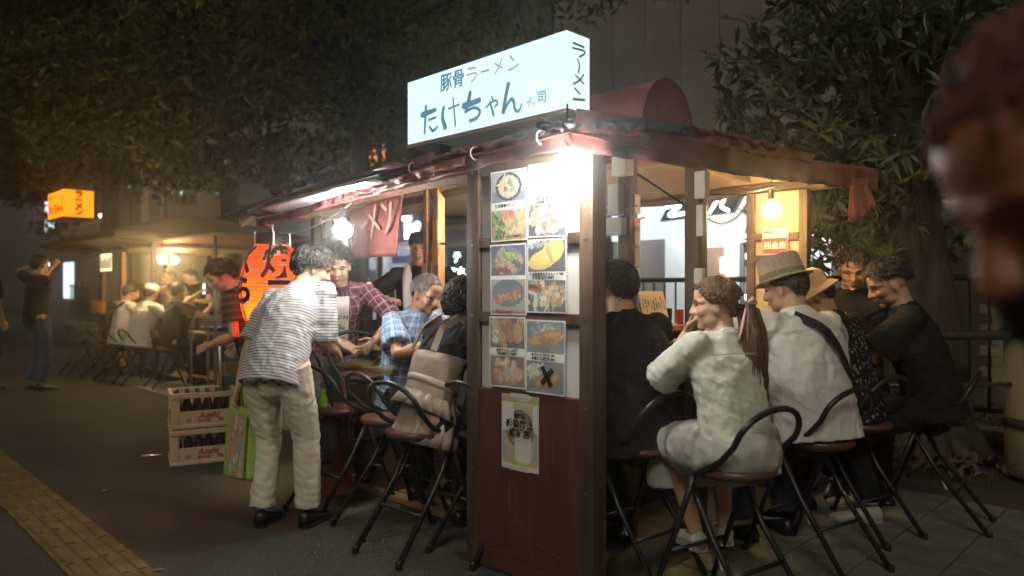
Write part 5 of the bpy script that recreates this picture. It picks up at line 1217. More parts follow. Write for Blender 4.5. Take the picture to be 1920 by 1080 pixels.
# ================================================================== folding stools
SEATM = mat('brown_vinyl_seat', (.085, .036, .026), .35, (.12, .052, .038), scale=6, bump=.08, bscale=80)
SEATZ = .58
def make_stool(label):
    root = empty('folding_stool', (0, 0, 0), 0, label, 'stool', 'folding stools with curved tube backs')
    z = SEATZ
    auto_smooth(MB().lathe([(.15, z - .018), (.163, z - .012), (.167, z + .0), (.160, z + .012), (.10, z + .018), (.0, z + .019)], n=30).build('seat', SEATM, root), 50)
    MB().lathe([(.152, z - .024), (.156, z - .019)], n=26).build('seat_pan', BLACKM, root, True)
    loop = [(-.165, .06, z - .02), (-.175, -.08, z + .06), (-.18, -.15, z + .13)] + [(-.18 * math.cos(a), -.16 - .05 * math.sin(a), z + .15 + .115 * math.sin(a)) for a in [math.pi * j / 12 for j in range(13)]] + [(.18, -.15, z + .13), (.175, -.08, z + .06), (.165, .06, z - .02)]
    MB().tube(loop, .0125, 8, True).build('backrest', BLACKM, root, True)
    for s in (-1, 1):
        l = MB().tube([(s * .165, .06, z - .02), (s * .172, .14, .34), (s * .185, .27, .02)], .0125, 8).build('leg', BLACKM, root, True)
        MB().lathe([(.016, 0), (.0165, .035), (.013, .04)], (s * .186, .275, 0), 10).build('rubber_foot', BLACKM, l)
        l = MB().tube([(s * .148, .10, z - .04), (s * .150, -.02, .33), (s * .160, -.26, .02)], .0125, 8).build('leg', BLACKM, root, True)
        MB().lathe([(.016, 0), (.0165, .035), (.013, .04)], (s * .161, -.264, 0), 10).build('rubber_foot', BLACKM, l)
    for a, b in (((-.178, .19, .22), (.178, .19, .22)), ((-.152, -.12, .21), (.152, -.12, .21)), ((-.148, .10, z - .04), (.148, .10, z - .04)), ((-.165, .06, z - .02), (.165, .06, z - .02))): MB().tube([a, b], .009, 8).build('cross_rod', BLACKM, root, True)
    MB().cbox((-.153, -.072, .25), (.004, .028, .05), .001, Matrix.Rotation(-.42, 3, 'X')).build('maker_label', PLASW, root)
    return root
_st = [None]
def stool(label, loc, face, sc=1.0):
    o = make_stool(label) if _st[0] is None else copy_tree(_st[0], None, label)
    if _st[0] is None: _st[0] = o
    o.location = loc; o.rotation_euler = (0, 0, R(face)); return o
FU2, FU1 = -45.0, 45.0     # headings: into the stall from the front, and from the right-hand side
stool('empty brown stool nearest the striped shirt, by the green box', S(1.95, -.02), FU2 + 6)
stool('empty brown stool in the middle of the front row', S(1.46, .0), FU2 - 4)
stool('black stool under the woman in the apron dress', S(1.07, -.11), FU2 + 5)
stool('stool half hidden behind the brown menu screen', S(.80, .14), FU2)
stool('shadowed stool under the black-haired man beside the menu screen', S(.08, .39), FU1 - 8)
stool('stool under the woman in the pale blouse', S(-.42, .33), FU1 - 12)
stool('stool with a tall tube back under the man in the woven hat', S(-.44, 1.10), FU1 - 14)
stool('stool under the person in the floral shirt', S(-.42, 1.68), FU1 - 14)
stool('stool under the young man seen in profile', S(-.66, 2.16), FU1 + 8)
stool('stool behind the grey-haired man in the blue check shirt', S(1.88, .44), 225)
stool('stool of the young man who faces the street', S(-.02, 2.69), 170)
hs = stool('brown stool lifted by the young man in the red check shirt', S(2.05, .22, .17), 215)

# ================================================================== people at the near stall
sk1, sk2, sk3 = (.56, .35, .25), (.50, .29, .195), (.42, .235, .15)
A = person('person in a striped top and beige trousers bending over the stools', (-1.24, 3.96, 0), -14, 1.63, lean=35, twist=-12, head=(-46, 20, 0), curl=1.15,
           hands=((-1.03, 4.22, .93), (-1.52, 3.98, .74)), elbows=((.10, -.5, -1), (-.5, -.9, 0)), feet=((.13, .02, 0), (-.12, -.03, 0)), pelvis=(.0, -.10, .89), sk=sk1, hair='messy', hair_n=700,
           shirt=STRIPE, fit=1.05, sleeve=1.0, sleeve_r=1.1, hem=-.13, trousers=KHAKI, leg_r=1.08, cuff=.06, shoes=BLEATHER, vox=.0052, wr=(.0048, 15))
B = person('young man in an open red check shirt gripping a stool', (-1.24, 4.96, 0), 202, 1.66, lean=33, head=(-12, 22, 0), hands=((-1.08, 4.53, .955), (-.88, 4.62, .965)),
           hcurl=(.9, .9), elbows=((.8, .2, -.4), (-.9, .1, -.3)), sk=sk1, hair='bowl', hair_n=600, shirt=PLAIDR, fit=1.06, sleeve=1.25, trousers=GREYJ, shoes=BLEATHER, face_on=True, vox=.005)
k = B['k']; ch = []
for t in [i / 8 for i in range(9)]:
    z = .02 + .45 * t; c_ = B['P'] + B['T1'] * min(z, .27) + B['T2'] * max(0, z - .27); tt = B['T1'] if z < .27 else B['T2']; fy = tt.cross(B['Rt']).normalized()
    dy = (.135 if z < .40 else .135 - (z - .40) * .7) * 1.09 + .006
    w_ = .085 * (1 - .25 * t) ; ch.append([c_ + B['Rt'] * (w_ * q) + fy * (dy * math.sqrt(1 - (w_ * q / .19) ** 2)) for q in (-1, -.6, -.2, .2, .6, 1)])
o = MB().loft(ch, cap=False, closed=False).build('white_undershirt', WHITEC, B['root'], True); m_ = o.modifiers.new('t', 'SOLIDIFY'); m_.thickness = .006; m_.offset = 0
for s_, t, sz in (('S I U N', .72, .042), ('2002', .56, .024), ('Alabama', .44, .03), ('JUNC', .24, .045)):
    z = .02 + .45 * t; c_ = B['P'] + B['T1'] * min(z, .27) + B['T2'] * max(0, z - .27); tt = B['T1'] if z < .27 else B['T2']; fy = tt.cross(B['Rt']).normalized()
    dy = (.135 if z < .40 else .135 - (z - .40) * .7) * 1.09 + .0145; text(s_, c_ + fy * dy, -B['Rt'], tt, INK, B['root'], 'shirt_print', size=sz, offset=.0006)
C_ = person('young man in a navy banded tee looking down beside the lantern', (-1.81, 5.12, 0), 96, 1.55, lean=22, head=(14, 30, 0), hands=((-2.02, 5.36, .88), (-2.10, 4.98, .90)), hcurl=(.8, .8), elbows=((.4, -1, -.3), (-.4, -1, -.3)),
            sk=sk1, hair='bowl', hair_n=420, shirt=NAVYS, fit=1.06, sleeve=.62, trousers=BLACKC, shoes=BLEATHER, face_on=True, vox=.0055)
D = person('stall cook in a black tee and cap with a white towel', (-.69, 5.55, 0), 176, 1.72, lean=4, head=(0, 2, 0), hands=((-.92, 5.25, 1.22), (-.52, 5.28, 1.18)), elbows=((1, .1, -.6), (-1, .1, -.6)), palms=((0, 0, -1), (0, 0, -1)),
           sk=sk1, hair='crop', hair_n=160, shirt=BLACKC, fit=1.05, sleeve=.8, trousers=BLACKC, shoes=BLEATHER, face_on=True, vox=.0055)
hat(D, [(.088, .05), (.090, .075), (.086, .105), (.066, .128), (.03, .137), (.001, .139)], BLACKC, 'cap', -.10)
tw = []
for s in (-1, 1):
    mb = MB(); k = D['k']
    mb.tube([D['N'] + V((0, -.075, .005)), D['N'] + V((s * .075, -.045, .03)), D['N'] + V((s * .095, .04, -.005)), D['N'] + V((s * .085, .115, -.09)), D['N'] + V((s * .075, .145, -.20)), D['N'] + V((s * .070, .150, -.32))], [(.02, .03), (.022, .034), (.022, .036), (.018, .042), (.014, .045), (.012, .046)], 10, True)
    mb.build('towel', plain('towel_white', (.66, .70, .76), .05), D['root'], True)
Em = person('grey-haired man in a blue check shirt eating at the counter', S(1.93, .44), 226, 1.66, sit=SEATZ, lean=18, head=(6, 24, 0), hands=(S(1.50, .36, .98), S(1.52, .62, .97)), hcurl=(.8, .8), elbows=((.9, -.2, -.5), (-.7, -.2, -.6)),
            sk=sk2, hair='thin', hairmat=HAIRG, hair_n=520, shirt=PLAIDB, fit=1.12, sleeve=.78, sleeve_r=1.2, hem=-.12, trousers=BLACKC, shoes=BLEATHER, face_on=True, vox=.0052)
Fw = person('woman with a black bob in a puff-sleeved apron dress', S(1.06, -.07), -50, 1.58, sit=SEATZ, lean=24, head=(-16, 30, 0), hands=(S(1.02, .50, 1.0), S(1.28, .50, .98)), elbows=((.9, -.3, -.7), (-.9, -.3, -.6)), sk=sk1, hair='bob', hair_n=700, female=True,
            shirt=plain('black_blouse', (.016, .016, .018), .5), fit=1.06, sleeve=.92, sleeve_r=1.45, hem=.06, trousers=BLACKC, shoes=BLEATHER, vox=.0055, wr=(.007, 12))
# beige pinafore: bib straps, gathered waist, ruffled skirt
PINA = plain('beige_satin', (.28, .225, .185), .15, .5)
P_, T1_, T2_ = Fw['P'], Fw['T1'], Fw['T2']; mb = MB(); rings = []
for z, a, b in ((-.17, .180, .18), (-.12, .178, .175), (-.02, .172, .155), (.06, .158, .130), (.13, .152, .122), (.17, .156, .124), (.25, .165, .126), (.30, .168, .125)):
    c_ = P_ + T1_ * min(z, .27) + T2_ * max(0, z - .27); fy = T1_.cross(Fw['Rt']).normalized()
    rings.append([c_ + Fw['Rt'] * a * math.cos(q) * (1 + .045 * math.sin(q * 17) * (z < .1)) + fy * b * math.sin(q) * (1 + .045 * math.sin(q * 17) * (z < .1)) + (V((0, .05, 0)) if z < 0 else V((0, 0, 0))) for q in [2 * math.pi * j / 68 for j in range(68)]])
MB().loft(rings).build('pinafore', PINA, Fw['root'], True)
rings = []
for z, a, b in ((.075, .163, .135), (.04, .178, .155), (-.01, .192, .175)):
    c_ = P_ + T1_ * z; rings.append([c_ + Fw['Rt'] * a * math.cos(q) * (1 + .06 * math.sin(q * 19 + z * 30)) + Fw['Fw'] * b * math.sin(q) * (1 + .06 * math.sin(q * 19 + z * 30)) for q in [2 * math.pi * j / 76 for j in range(76)]])
o = MB().loft(rings, cap=False).build('ruffle', PINA, Fw['root'], True); m_ = o.modifiers.new('t', 'SOLIDIFY'); m_.thickness = .004
MB().loft([[V(p) for p in rings_] for rings_ in [[P_ + T1_ * z + Fw['Rt'] * a * math.cos(q) + Fw['Fw'] * b * math.sin(q) for q in [2 * math.pi * j / 40 for j in range(40)]] for z, a, b in ((.12, .158, .128), (.155, .160, .130))]]).build('waistband', plain('beige_band', (.42, .34, .28), .1, .5), Fw['root'], True)
for s in (-1, 1):
    pts = []
    for t in [i / 7 for i in range(8)]:
        z = .28 + .215 * t; c_ = P_ + T1_ * .27 + T2_ * (z - .27); fy = T2_.cross(Fw['Rt']).normalized(); pts.append(c_ + Fw['Rt'] * s * (.095 - .015 * t) - fy * ((.126 if z < .4 else .126 - (z - .40) * .8) * .93))
    strap(Fw, pts, .034, PINA, 'pinafore_strap', .005)
G = person('person in a dark brown top mostly hidden by the menu screen', S(.80, .18), -48, 1.68, sit=SEATZ, lean=22, head=(0, 30, 0), hands=(S(.7, .62, 1.0), S(.95, .62, 1.0)), sk=sk2, hair='crop', hair_n=300, shirt=BROWNC, fit=1.12, sleeve=.75, trousers=BLACKC, shoes=BLEATHER, vox=.007)
Hm = person('black-haired man in a black sweater seen from behind by the menu screen', S(.10, .41), 26, 1.70, sit=SEATZ, lean=15, head=(-6, 14, 0), hands=(S(.52, .72, .98), S(.52, .42, .96)), sk=sk1, hair='bowl', hair_n=700, shirt=BLACKC, fit=1.16, sleeve=1.8, hem=-.14, trousers=BLACKC, shoes=BLEATHER, vox=.0055, wr=(.007, 10))
# ---- woman in the pale blouse
I_ = person('woman in a pale blouse with a long ribboned ponytail', S(-.42, .35), 12, 1.52, sit=SEATZ, lean=14, twist=12, head=(60, 4, 0), hands=(S(-.02, .70, 1.02), (.745, 3.10, 1.10)), hcurl=(.5, .3), elbows=((.9, -.3, -.7), (-.55, .1, -1)), palms=((0, 0, -1), (.6, -.6, .2)), feet=((.10, .30, .17), (-.06, .26, .17)),
            sk=sk1, hair='pulled', hairmat=HAIRN, hair_n=800, female=True, shirt=SAGE, fit=1.12, sleeve=1.0, sleeve_r=1.2, hem=-.13, trousers=None, bare_leg=True, shoes=WSHOE, vox=.0052, wr=(.005, 15), face_on=True)
mb = MB(); hb = I_['hc'] + I_['Hd'] @ V((0, -.098, -.005)); root_d = (I_['Hd'] @ V((.15, -1, -.25))).normalized(); rnd = random.Random(3)
base = [hb, hb + root_d * .035 + V((0, 0, -.01)), hb + root_d * .055 + V((-.015, -.02, -.10)), hb + root_d * .045 + V((-.02, -.035, -.20)), hb + root_d * .035 + V((-.015, -.045, -.30)), hb + root_d * .03 + V((-.01, -.045, -.385))]
mb.tube(base[:5], [.020, .034, .048, .052, .036], 12, True)
for q in range(300):
    a, r_ = rnd.uniform(0, 6.28), rnd.random() ** .5; f = rnd.uniform(.75, 1.0); o_ = V((math.cos(a) * .060 * r_, math.sin(a) * .048 * r_, 0))
    pts = [b_ + o_ * g + V((rnd.gauss(0, .003), rnd.gauss(0, .003), 0)) for b_, g in zip(base, (.45, .7, 1, 1.15, 1.2, 1.1))]
    pts[-1] = pts[-2].lerp(pts[-1], f) ; mb.tube(pts, [.003, .0035, .0035, .003, .0024, .0006], 4)
mb.build('ponytail', HAIRN, I_['root'], True)
PINK = mat('pink_ribbon', (.62, .38, .40), .55)
rb = hb + root_d * .018 + V((-.012, -.044, .012))
for s in (-1, 1):
    MB().tube([rb, rb + V((s * .022, -.010, .020)), rb + V((s * .040, -.010, .004)), rb], [(.004, .004), (.004, .014), (.004, .014), (.004, .004)], 8, True).build('ribbon_bow', PINK, I_['root'], True)
    MB().tube([rb, rb + V((-.012 + s * .008, -.014, -.05)), rb + V((-.024 + s * .014, -.018, -.12)), rb + V((-.03 + s * .016, -.016, -.17 - .02 * s))], [(.003, .006), (.0025, .011), (.0025, .012), (.0025, .010)], 8).build('ribbon_tail', PINK, I_['root'], True)
skt = MB(); skt.ell(I_['P'] + V((0, 0, -.03)), (.185, .165, .13), None, 18, 12); hp = [I_['Hip'][i] for i in (0, 1)]; kn = [I_['Kn'][i] for i in (0, 1)]
skt.tube([I_['P'] + V((0, 0, -.04)), (hp[0] + hp[1]) / 2 * .4 + (kn[0] + kn[1]) / 2 * .6, (kn[0] + kn[1]) / 2, (kn[0] + kn[1]) / 2 + V((0, .05, -.10)), (kn[0] + kn[1]) / 2 + V((0, .03, -.20))], [(.185, .115), (.19, .10), (.19, .10), (.19, .10), (.185, .10)], 20, False, ref=(1, 0, 0))
for i in (0, 1): skt.tube([hp[i], hp[i].lerp(kn[i], .5), kn[i] + V((0, .03, .01)), kn[i] + V((0, .02, -.18))], [.13, .12, .105, .10], 14)
me = remesh(skt, .01, 4); wrinkle(me, .008, 9, 77); link('skirt', me, I_['root'], plain('pale_skirt', (.34, .34, .31), .1))
MB().tube([I_['Wr'][1] + (I_['El'][1] - I_['Wr'][1]).normalized() * t + V((0, 0, 0)) for t in (.035, .05)], .031, 14).build('bracelet', mat('bracelet_green', (.2, .28, .2), .4), I_['root'], True)
# ---- man in the woven hat
J = person('man in a woven hat and white shirt with a crossbody strap', S(-.42, 1.12), 24, 1.70, sit=SEATZ, lean=14, head=(22, 14, 0), hands=(S(-.05, 1.60, .98), S(.02, .98, 1.19)), hcurl=(.5, .5), elbows=((.8, -.4, -.6), (-.9, .1, -.5)), sk=sk2, hair='hatted', hair_n=420,
           shirt=WHITEC, fit=1.26, sleeve=.88, sleeve_r=1.32, hem=-.10, trousers=NAVYC, shoes=BLEATHER, vox=.0055, wr=(.005, 14), face_on=True)
hat(J, [(.124, .040), (.131, .044), (.124, .050), (.108, .053), (.099, .058), (.096, .11), (.091, .156), (.085, .166), (.060, .170), (.030, .164), (.001, .162)], STRAW, 'woven_hat', -.06, oval=1.14)
hat(J, [(.1005, .056), (.1015, .062), (.0975, .086), (.0965, .09)], RIBB, 'hat_band', -.06, oval=1.14)
strap(J, across_back(J, 1.26, -1, .12), .042, BLACKC)
MB().tube([J['Wr'][1] + (J['El'][1] - J['Wr'][1]).normalized() * t for t in (.03, .045)], .033, 14).build('bracelet', STEEL, J['root'], True)
# ---- person in the floral shirt with a drooping hat
K = person('person in a black floral shirt and a drooping tan hat', S(-.38, 1.70), 40, 1.64, sit=SEATZ, lean=16, head=(30, 26, 0), hands=(S(-.02, 2.0, 1.0), S(.02, 1.62, 1.06)), sk=sk3, hair='hatted', hair_n=300, shirt=FLORAL, fit=1.16, sleeve=.8, sleeve_r=1.25, trousers=BLACKC, shoes=BLEATHER, vox=.006)
hat(K, [(.135, .000), (.138, .008), (.122, .026), (.103, .046), (.096, .085), (.088, .125), (.06, .148), (.03, .154), (.001, .156)], STRAWT, 'drooping_hat', -.12, oval=1.1)
L_ = person('young man in a black tee facing the street over the counter', S(-.03, 2.66), 160, 1.78, sit=SEATZ + .08, lean=10, head=(-2, 20, 0), hands=(S(-.06, 2.3, 1.0), S(.12, 2.3, .98)), sk=sk3, hair='fade', hair_n=600, shirt=BLACKC, fit=1.08, sleeve=.7, sleeve_r=1.15, trousers=BLACKC, shoes=BLEATHER, face_on=True, vox=.005)
M_ = person('young man in a black tee in profile holding chopsticks', S(-.66, 2.12), 68, 1.76, sit=SEATZ + .01, lean=17, head=(14, 22, 0), hands=(S(-.30, 2.42, .97), S(-.24, 2.02, 1.02)), hcurl=(.9, .9), elbows=((.7, -.5, -.6), (-.8, -.3, -.7)), sk=sk2, hair='fade', hair_n=700, shirt=BLACKC, fit=1.14, sleeve=.78, sleeve_r=1.2, trousers=BLACKC, shoes=WSHOE, face_on=True, vox=.005)

def add_collar(p, mt, h=.035, r0=.070, nm='collar'):
    k = p['k']; rings = []
    for z, a in ((-.012, r0 * 1.12), (h * .6, r0 * .98), (h, r0 * .99), (h * .7, r0 * 1.10), (-.006, r0 * 1.26)):
        rings.append([p['N'] + p['T2'] * z * k + p['Rt'] * a * k * math.cos(q) + p['Fw'] * a * .98 * k * math.sin(q) for q in [2 * math.pi * j / 28 for j in range(28)]])
    auto_smooth(MB().loft(rings, cap=False).build(nm, mt, p['root']), 40)
add_collar(J, WHITEC); add_collar(Em, PLAIDB, .03); add_collar(B, PLAIDR, .03)
for p in (L_, M_, C_, D, A, I_): add_collar(p, {id(L_): BLACKC, id(M_): BLACKC, id(C_): NAVYC, id(D): BLACKC, id(A): WHITEC, id(I_): SAGE}[id(p)], .008, .066, 'neckband')

def back_seam(p, fit, z, mt, wx=.17):
    k = p['k']; pts = []
    for t in [i / 12 for i in range(13)]:
        x = (t * 2 - 1) * wx * .92; c_ = p['P'] + p['T1'] * .27 * k + p['T2'] * (z - .27) * k; fy = p['T2'].cross(p['Rt']).normalized()
        pts.append(c_ + p['Rt'] * x * fit * k - fy * (.112 * fit * k * math.sqrt(max(.05, 1 - (x / (wx * 1.12)) ** 2)) + .006))
    MB().tube(pts, .0022, 5).build('yoke_seam', mt, p['root'], True)
back_seam(J, 1.26, .40, plain('seam_grey', (.42, .40, .37), .1)); back_seam(I_, 1.12, .39, plain('seam_sage', (.40, .42, .36), .1), .155)
# ================================================================== things on and round the near stall
PORC = mat('white_porcelain', (.70, .69, .66), .2); LACQ = mat('red_lacquer', (.30, .03, .02), .25); GLASSB = mat('brown_glass', (.035, .014, .006), .08, spec=.7); CHOP = mat('chopstick_wood', (.55, .38, .2), .6)
def bowl(label, s, r, z, mt=PORC, R_=.085, h=.06, fill=(.45, .30, .14)):
    o = frame('bowl', s, r, z, label=label, cat='bowl', group='bowls and dishes on the counter')
    auto_smooth(MB().lathe([(R_ * .45, 0), (R_ * .5, .008), (R_ * .85, h * .55), (R_, h), (R_ * .95, h), (R_ * .8, h * .55), (.001, .012)], n=24, cap=False).build('dish', mt, o), 50)
    MB().lathe([(R_ * .86, h * .72), (.001, h * .74)], n=20, cap=False).build('soup', mat('soup_%d' % int(fill[0] * 100), fill, .25, tuple(x * .7 for x in fill), scale=40), o, True)
bowl('white bowl in front of the grey-haired man', 1.42, .55, .92); bowl('ramen bowl before the woman in the apron dress', 1.12, .62, .92)
bowl('ramen bowl in front of the black-haired man', .50, .55, .92, LACQ); bowl('bowl in front of the man in the woven hat', .36, 1.32, .92); bowl('small dish before the floral shirt', .38, 1.80, .92, R_=.07, h=.03, fill=(.3, .12, .05))
for lab, s, r, z, R_, h, m_ in (('tall steel tumbler by the grey-haired man', 1.48, .34, .92, .032, .155, STEEL), ('water glass beside the handwritten menu', .42, 1.0, .92, .03, .11, mat('clear_tumbler', (.7, .72, .72), .1)), ('steel chopstick holder on the raised shelf', .62, .9, 1.075, .035, .11, STEEL), ('brown sauce jar on the raised shelf', .62, 1.45, 1.075, .035, .1, GLASSB), ('red spice tin on the raised shelf', .62, 1.6, 1.075, .025, .09, LACQ), ('steel pot on the cooking cart', 1.02, 1.2, .86, .17, .22, STEEL), ('second steel pot on the cooking cart', 1.05, 1.6, .86, .14, .18, STEEL)):
    o = frame('steel_vessel' if m_ is STEEL else 'table_jar', s, r, z, label=lab, cat='pot' if 'pot' in lab else 'cup')
    auto_smooth(MB().lathe([(R_ * .85, 0), (R_ * .9, .004), (R_, h), (R_ * .93, h), (R_ * .85, .01), (.001, .01)], n=22, cap=False).build('vessel_wall', m_, o), 50)
    MB().lathe([(R_ * 1.0, h - .006), (R_ * 1.05, h - .003), (R_ * 1.0, h)], n=22, cap=False).build('rim', m_, o, True)
ch = frame('chopstick_pair', -.26, 2.05, 1.035, label='pair of pale chopsticks held by the young man in profile', cat='chopsticks')
for q in (0, .02): MB().tube([(0, q, -.03), (.03 + q * .3, .05 + q, .12)], [.0035, .0025], 6).build('stick', CHOP, ch, True)
# second table behind the front seats, green box, wooden box, bottle
tb_ = frame('side_table', 2.45, .62, label='pine side table with clutter behind the young man', cat='table')
MB().cbox((0, 0, .90), (.42, .75, .03), .006).build('table_top', WOODY, tb_)
for x in (-.17, .17):
    for y in (-.33, .33): MB().cbox((x, y, .442), (.045, .045, .885), .004).build('leg', WOODD, tb_)
MB().cbox((-.1, 0, .60), (.2, .7, .02), .004).build('lower_shelf', WOODD, tb_)
for k, (y, x, w_, h) in enumerate(((-.2, .05, .16, .10), (.05, .08, .2, .06), (.25, .05, .12, .14))):
    o = frame('storage_box', 2.45 + y, .62 + x, .917, label=['cardboard box on the pine side table', 'flat steel tray box on the pine side table', 'small dark box on the pine side table'][k], cat='box')
    MB().cbox((0, 0, h / 2), (w_, w_ * .8, h), .006).build('box_body', [mat('cardboard', (.30, .2, .11), .8), STEEL, BLACKM][k], o); MB().cbox((0, 0, h + .004), (w_ * 1.02, w_ * .82, .01), .003).build('lid', [mat('cardboard', 0), STEEL, BLACKM][k], o)
GREEN = mat('dark_green_crate', (.035, .065, .04), .5, (.05, .085, .055), scale=6)
gb = frame('green_box', 2.25, .42, label='long dark green box with a cream logo under the counter', cat='box')
auto_smooth(MB().cbox((0, 0, .56), (.30, .85, .42), .02).build('box_body', GREEN, gb), 40)
MB().cbox((0, 0, .785), (.33, .89, .035), .01).build('lid', mat('green_lid', (.16, .17, .09), .5), gb)
MB().cbox((0, 0, .18), (.24, .8, .34), .01).build('plinth', WOODD, gb)
CREAM = mat('cream_print', (.55, .5, .35), .6)
text('7', (-.1525, -.22, .63), (0, -1, 0), UP, CREAM, gb, size=.08, offset=.002); lg = MB(); lg.tube([(-.153, -.285 + .034 * math.cos(q), .645 + .034 * math.sin(q)) for q in [2 * math.pi * j / 20 for j in range(20)]], .0035, 5, closed=True)
lg.build('ring_logo', CREAM, gb); MB().cbox((-.153, -.285, .645), (.002, .012, .03), .0005).build('logo_mark', CREAM, gb); MB().tube([(-.153, y, z) for y, z in ((-.16, .585), (-.345, .585), (-.345, .705), (-.16, .705))], .0025, 5, closed=True).build('logo_frame', CREAM, gb)
bt = empty('tea_bottle', (-1.115, 4.25, .52), 0, 'small plastic bottle of bright green tea', 'bottle')
TEA = mat('green_tea', (.20, .62, .04), .15, emit=(.2, .6, .05), es=.0); auto_smooth(MB().lathe([(.026, 0), (.031, .006), (.031, .07), (.028, .075), (.031, .08), (.030, .12), (.014, .155), (.0135, .16)], n=18).build('bottle_body', TEA, bt), 50)
MB().lathe([(.0155, .158), (.0155, .18), (.014, .182)], n=14).build('cap', mat('lime_cap', (.35, .75, .05), .4), bt, True); MB().lathe([(.0316, .03), (.0316, .068)], n=18, cap=False).build('label', mat('tea_label', (.3, .7, .1), .4), bt, True)
st2 = empty('shoulder_bag', (-1.115, 4.25, .0), 0, 'dark shoulder bag holding the green tea bottle', 'bag')
b_ = MB().tube([(0, .02, .30), (0, .02, .36), (0, .02, .50), (0, .02, .56)], [(.07, .05), (.085, .065), (.08, .06), (.07, .045)], 14, True, ref=(1, 0, 0)); link('bag_body', remesh(b_, .008, 3), st2, CHAR)
MB().tube([(-.06, .02, .55), (-.09, 0, .70), (-.10, -.02, .86), (-.05, -.04, .93), (-.02, -.02, .86), (.03, .02, .70), (.06, .02, .55)], .008, 6).build('bag_strap', BLACKC, st2, True)
wb = empty('wooden_box', (-1.18, 4.62, 0), R(20), 'reddish wooden box behind the bending person', 'box')
MB().cbox((0, 0, .22), (.30, .26, .44), .008).build('box_body', mat('orange_board', (.28, .09, .035), .6, (.34, .12, .05), scale=5), wb); MB().cbox((0, 0, .45), (.32, .28, .02), .004).build('lid', WOODR, wb)
# shopping bag in the left hand of the bending person
sb = empty('shopping_bag', (-1.485, 3.98, .26), R(-30), 'lime green shopping bag with a colourful printed side', 'bag')
LIME = mat('lime_fabric', (.25, .42, .06), .7, (.30, .48, .09), scale=8, bump=.2, bscale=30)
p = Print(26, 40, (.45, .2, .09)); p.asp = 1.3; p.blobs(60, .5, .5, .25, .25, .09, [(.5, .25, .08), (.38, .13, .05), (.55, .42, .2), (.30, .28, .12), (.6, .5, .42), (.12, .32, .42), (.2, .3, .08)])
rr = []
for z, a, b, dx in ((0, .125, .05, 0), (.01, .135, .06, 0), (.15, .13, .055, .004), (.30, .12, .04, -.004), (.375, .118, .028, 0), (.38, .115, .026, 0)): rr.append([V((a * sx + dx, b * sy, z)) for sx, sy in ((-1, -.8), (-.6, -1.05), (0, -1), (.6, -1.05), (1, -.8), (1, .8), (.6, 1), (0, 1.05), (-.6, 1), (-1, .8))])
MB().loft(rr).build('bag_body', LIME, sb, False)
link('printed_side', p.mesh(.17, .34, Matrix.Translation((.035, -.066, .185)) @ Matrix.Rotation(R(86), 4, 'X')), sb, vcol_mat('bag_print', .5))
for s in (-1, 1): MB().tube([(-.06, s * .024, .37), (-.045, s * .02, .46), (-.02, 0, .535), (.02, 0, .535), (.04, s * .02, .46), (.06, s * .024, .37)], [(.011, .003)] * 6, 6, ref=(1, 0, 0)).build('handle', LIME, sb, True)

sb.scale = (.78, 1, 1)
# ================================================================== beer crates
CRATE = mat('crate_plastic', (.56, .44, .31), .5, (.62, .50, .37), scale=6, bump=.1, bscale=60); CRED = mat('crate_red', (.42, .035, .035), .55)
def crate(label, z, loc, rz):
    o = empty('beer_crate', (loc[0], loc[1], z), rz, label, 'crate', 'stacked beer crates'); w_, d, h, t = .46, .37, .262, .014
    mb = MB()
    for sx in (-1, 1):
        for sy in (-1, 1): MB().cbox((sx * (w_ / 2 - .03), sy * (d / 2 - .03), h / 2), (.06, .06, h - .01), .012).build('corner_post', CRATE, o)
    for sx in (-1, 1):
        MB().cbox((sx * (w_ / 2 - t / 2 - .004), 0, .065), (t, d - .11, .12), .004).build('side_wall', CRATE, o)
    for sy in (-1, 1): MB().cbox((0, sy * (d / 2 - t / 2 - .004), .065), (w_ - .11, t, .12), .004).build('side_wall', CRATE, o)
    for zz, hh, ex in ((h - .022, .04, .006), (.012, .024, .002)):
        for sx in (-1, 1): MB().cbox((sx * (w_ / 2 - .006), 0, zz), (.022 + ex, d + ex, hh), .005).build('rim', CRATE, o)
        for sy in (-1, 1): MB().cbox((0, sy * (d / 2 - .006), zz), (w_ + ex, .022 + ex, hh - .001), .005).build('rim', CRATE, o)
    MB().cbox((0, 0, .01), (w_ - .05, d - .05, .008), .002).build('floor_grid', CRATE, o)
    # red printing
    for face, ex, org in (('long', (1, 0, 0), (0, -d / 2 + .0015, 0)),):
        y = -d / 2 + .0022
        text('Asahi', (.02, y, .090), (1, 0, 0), UP, CRED, o, size=.062, offset=.0012, shear=.25); text('小', (-.115, y, .055), (1, 0, 0), UP, CRED, o, size=.034, offset=.001); text('東京 大阪', (-.005, y, .050), (1, 0, 0), UP, CRED, o, size=.020, offset=.0006); text('30', (.105, y, .052), (1, 0, 0), UP, CRED, o, size=.036, offset=.001)
    MB().cbox((-w_ / 2 + .0025, 0, .072), (.002, .19, .095), .0005).build('red_print', CRED, o)
    text('アサヒビール', (-w_ / 2 + .0005, 0, .09), (0, -1, 0), UP, CRATE, o, size=.026, offset=.0006); text('容器の保証金', (-w_ / 2 + .0005, 0, .055), (0, -1, 0), UP, CRATE, o, size=.022, offset=.0005)
    return o
CL = (-2.36, 5.50); CRZ = R(27)
crate('lower cream beer crate with red lettering standing on the asphalt', .0, CL, CRZ); crate('upper cream beer crate with red lettering, full of brown bottles', .268, CL, CRZ + R(1.5))
bme = MB().lathe([(.027, 0), (.029, .004), (.029, .12), (.026, .14), (.015, .17), (.0125, .20), (.0125, .222), (.0135, .224), (.0135, .234), (.011, .236)], n=12).mesh('beer_bottle', True); bme.materials.append(GLASSB)
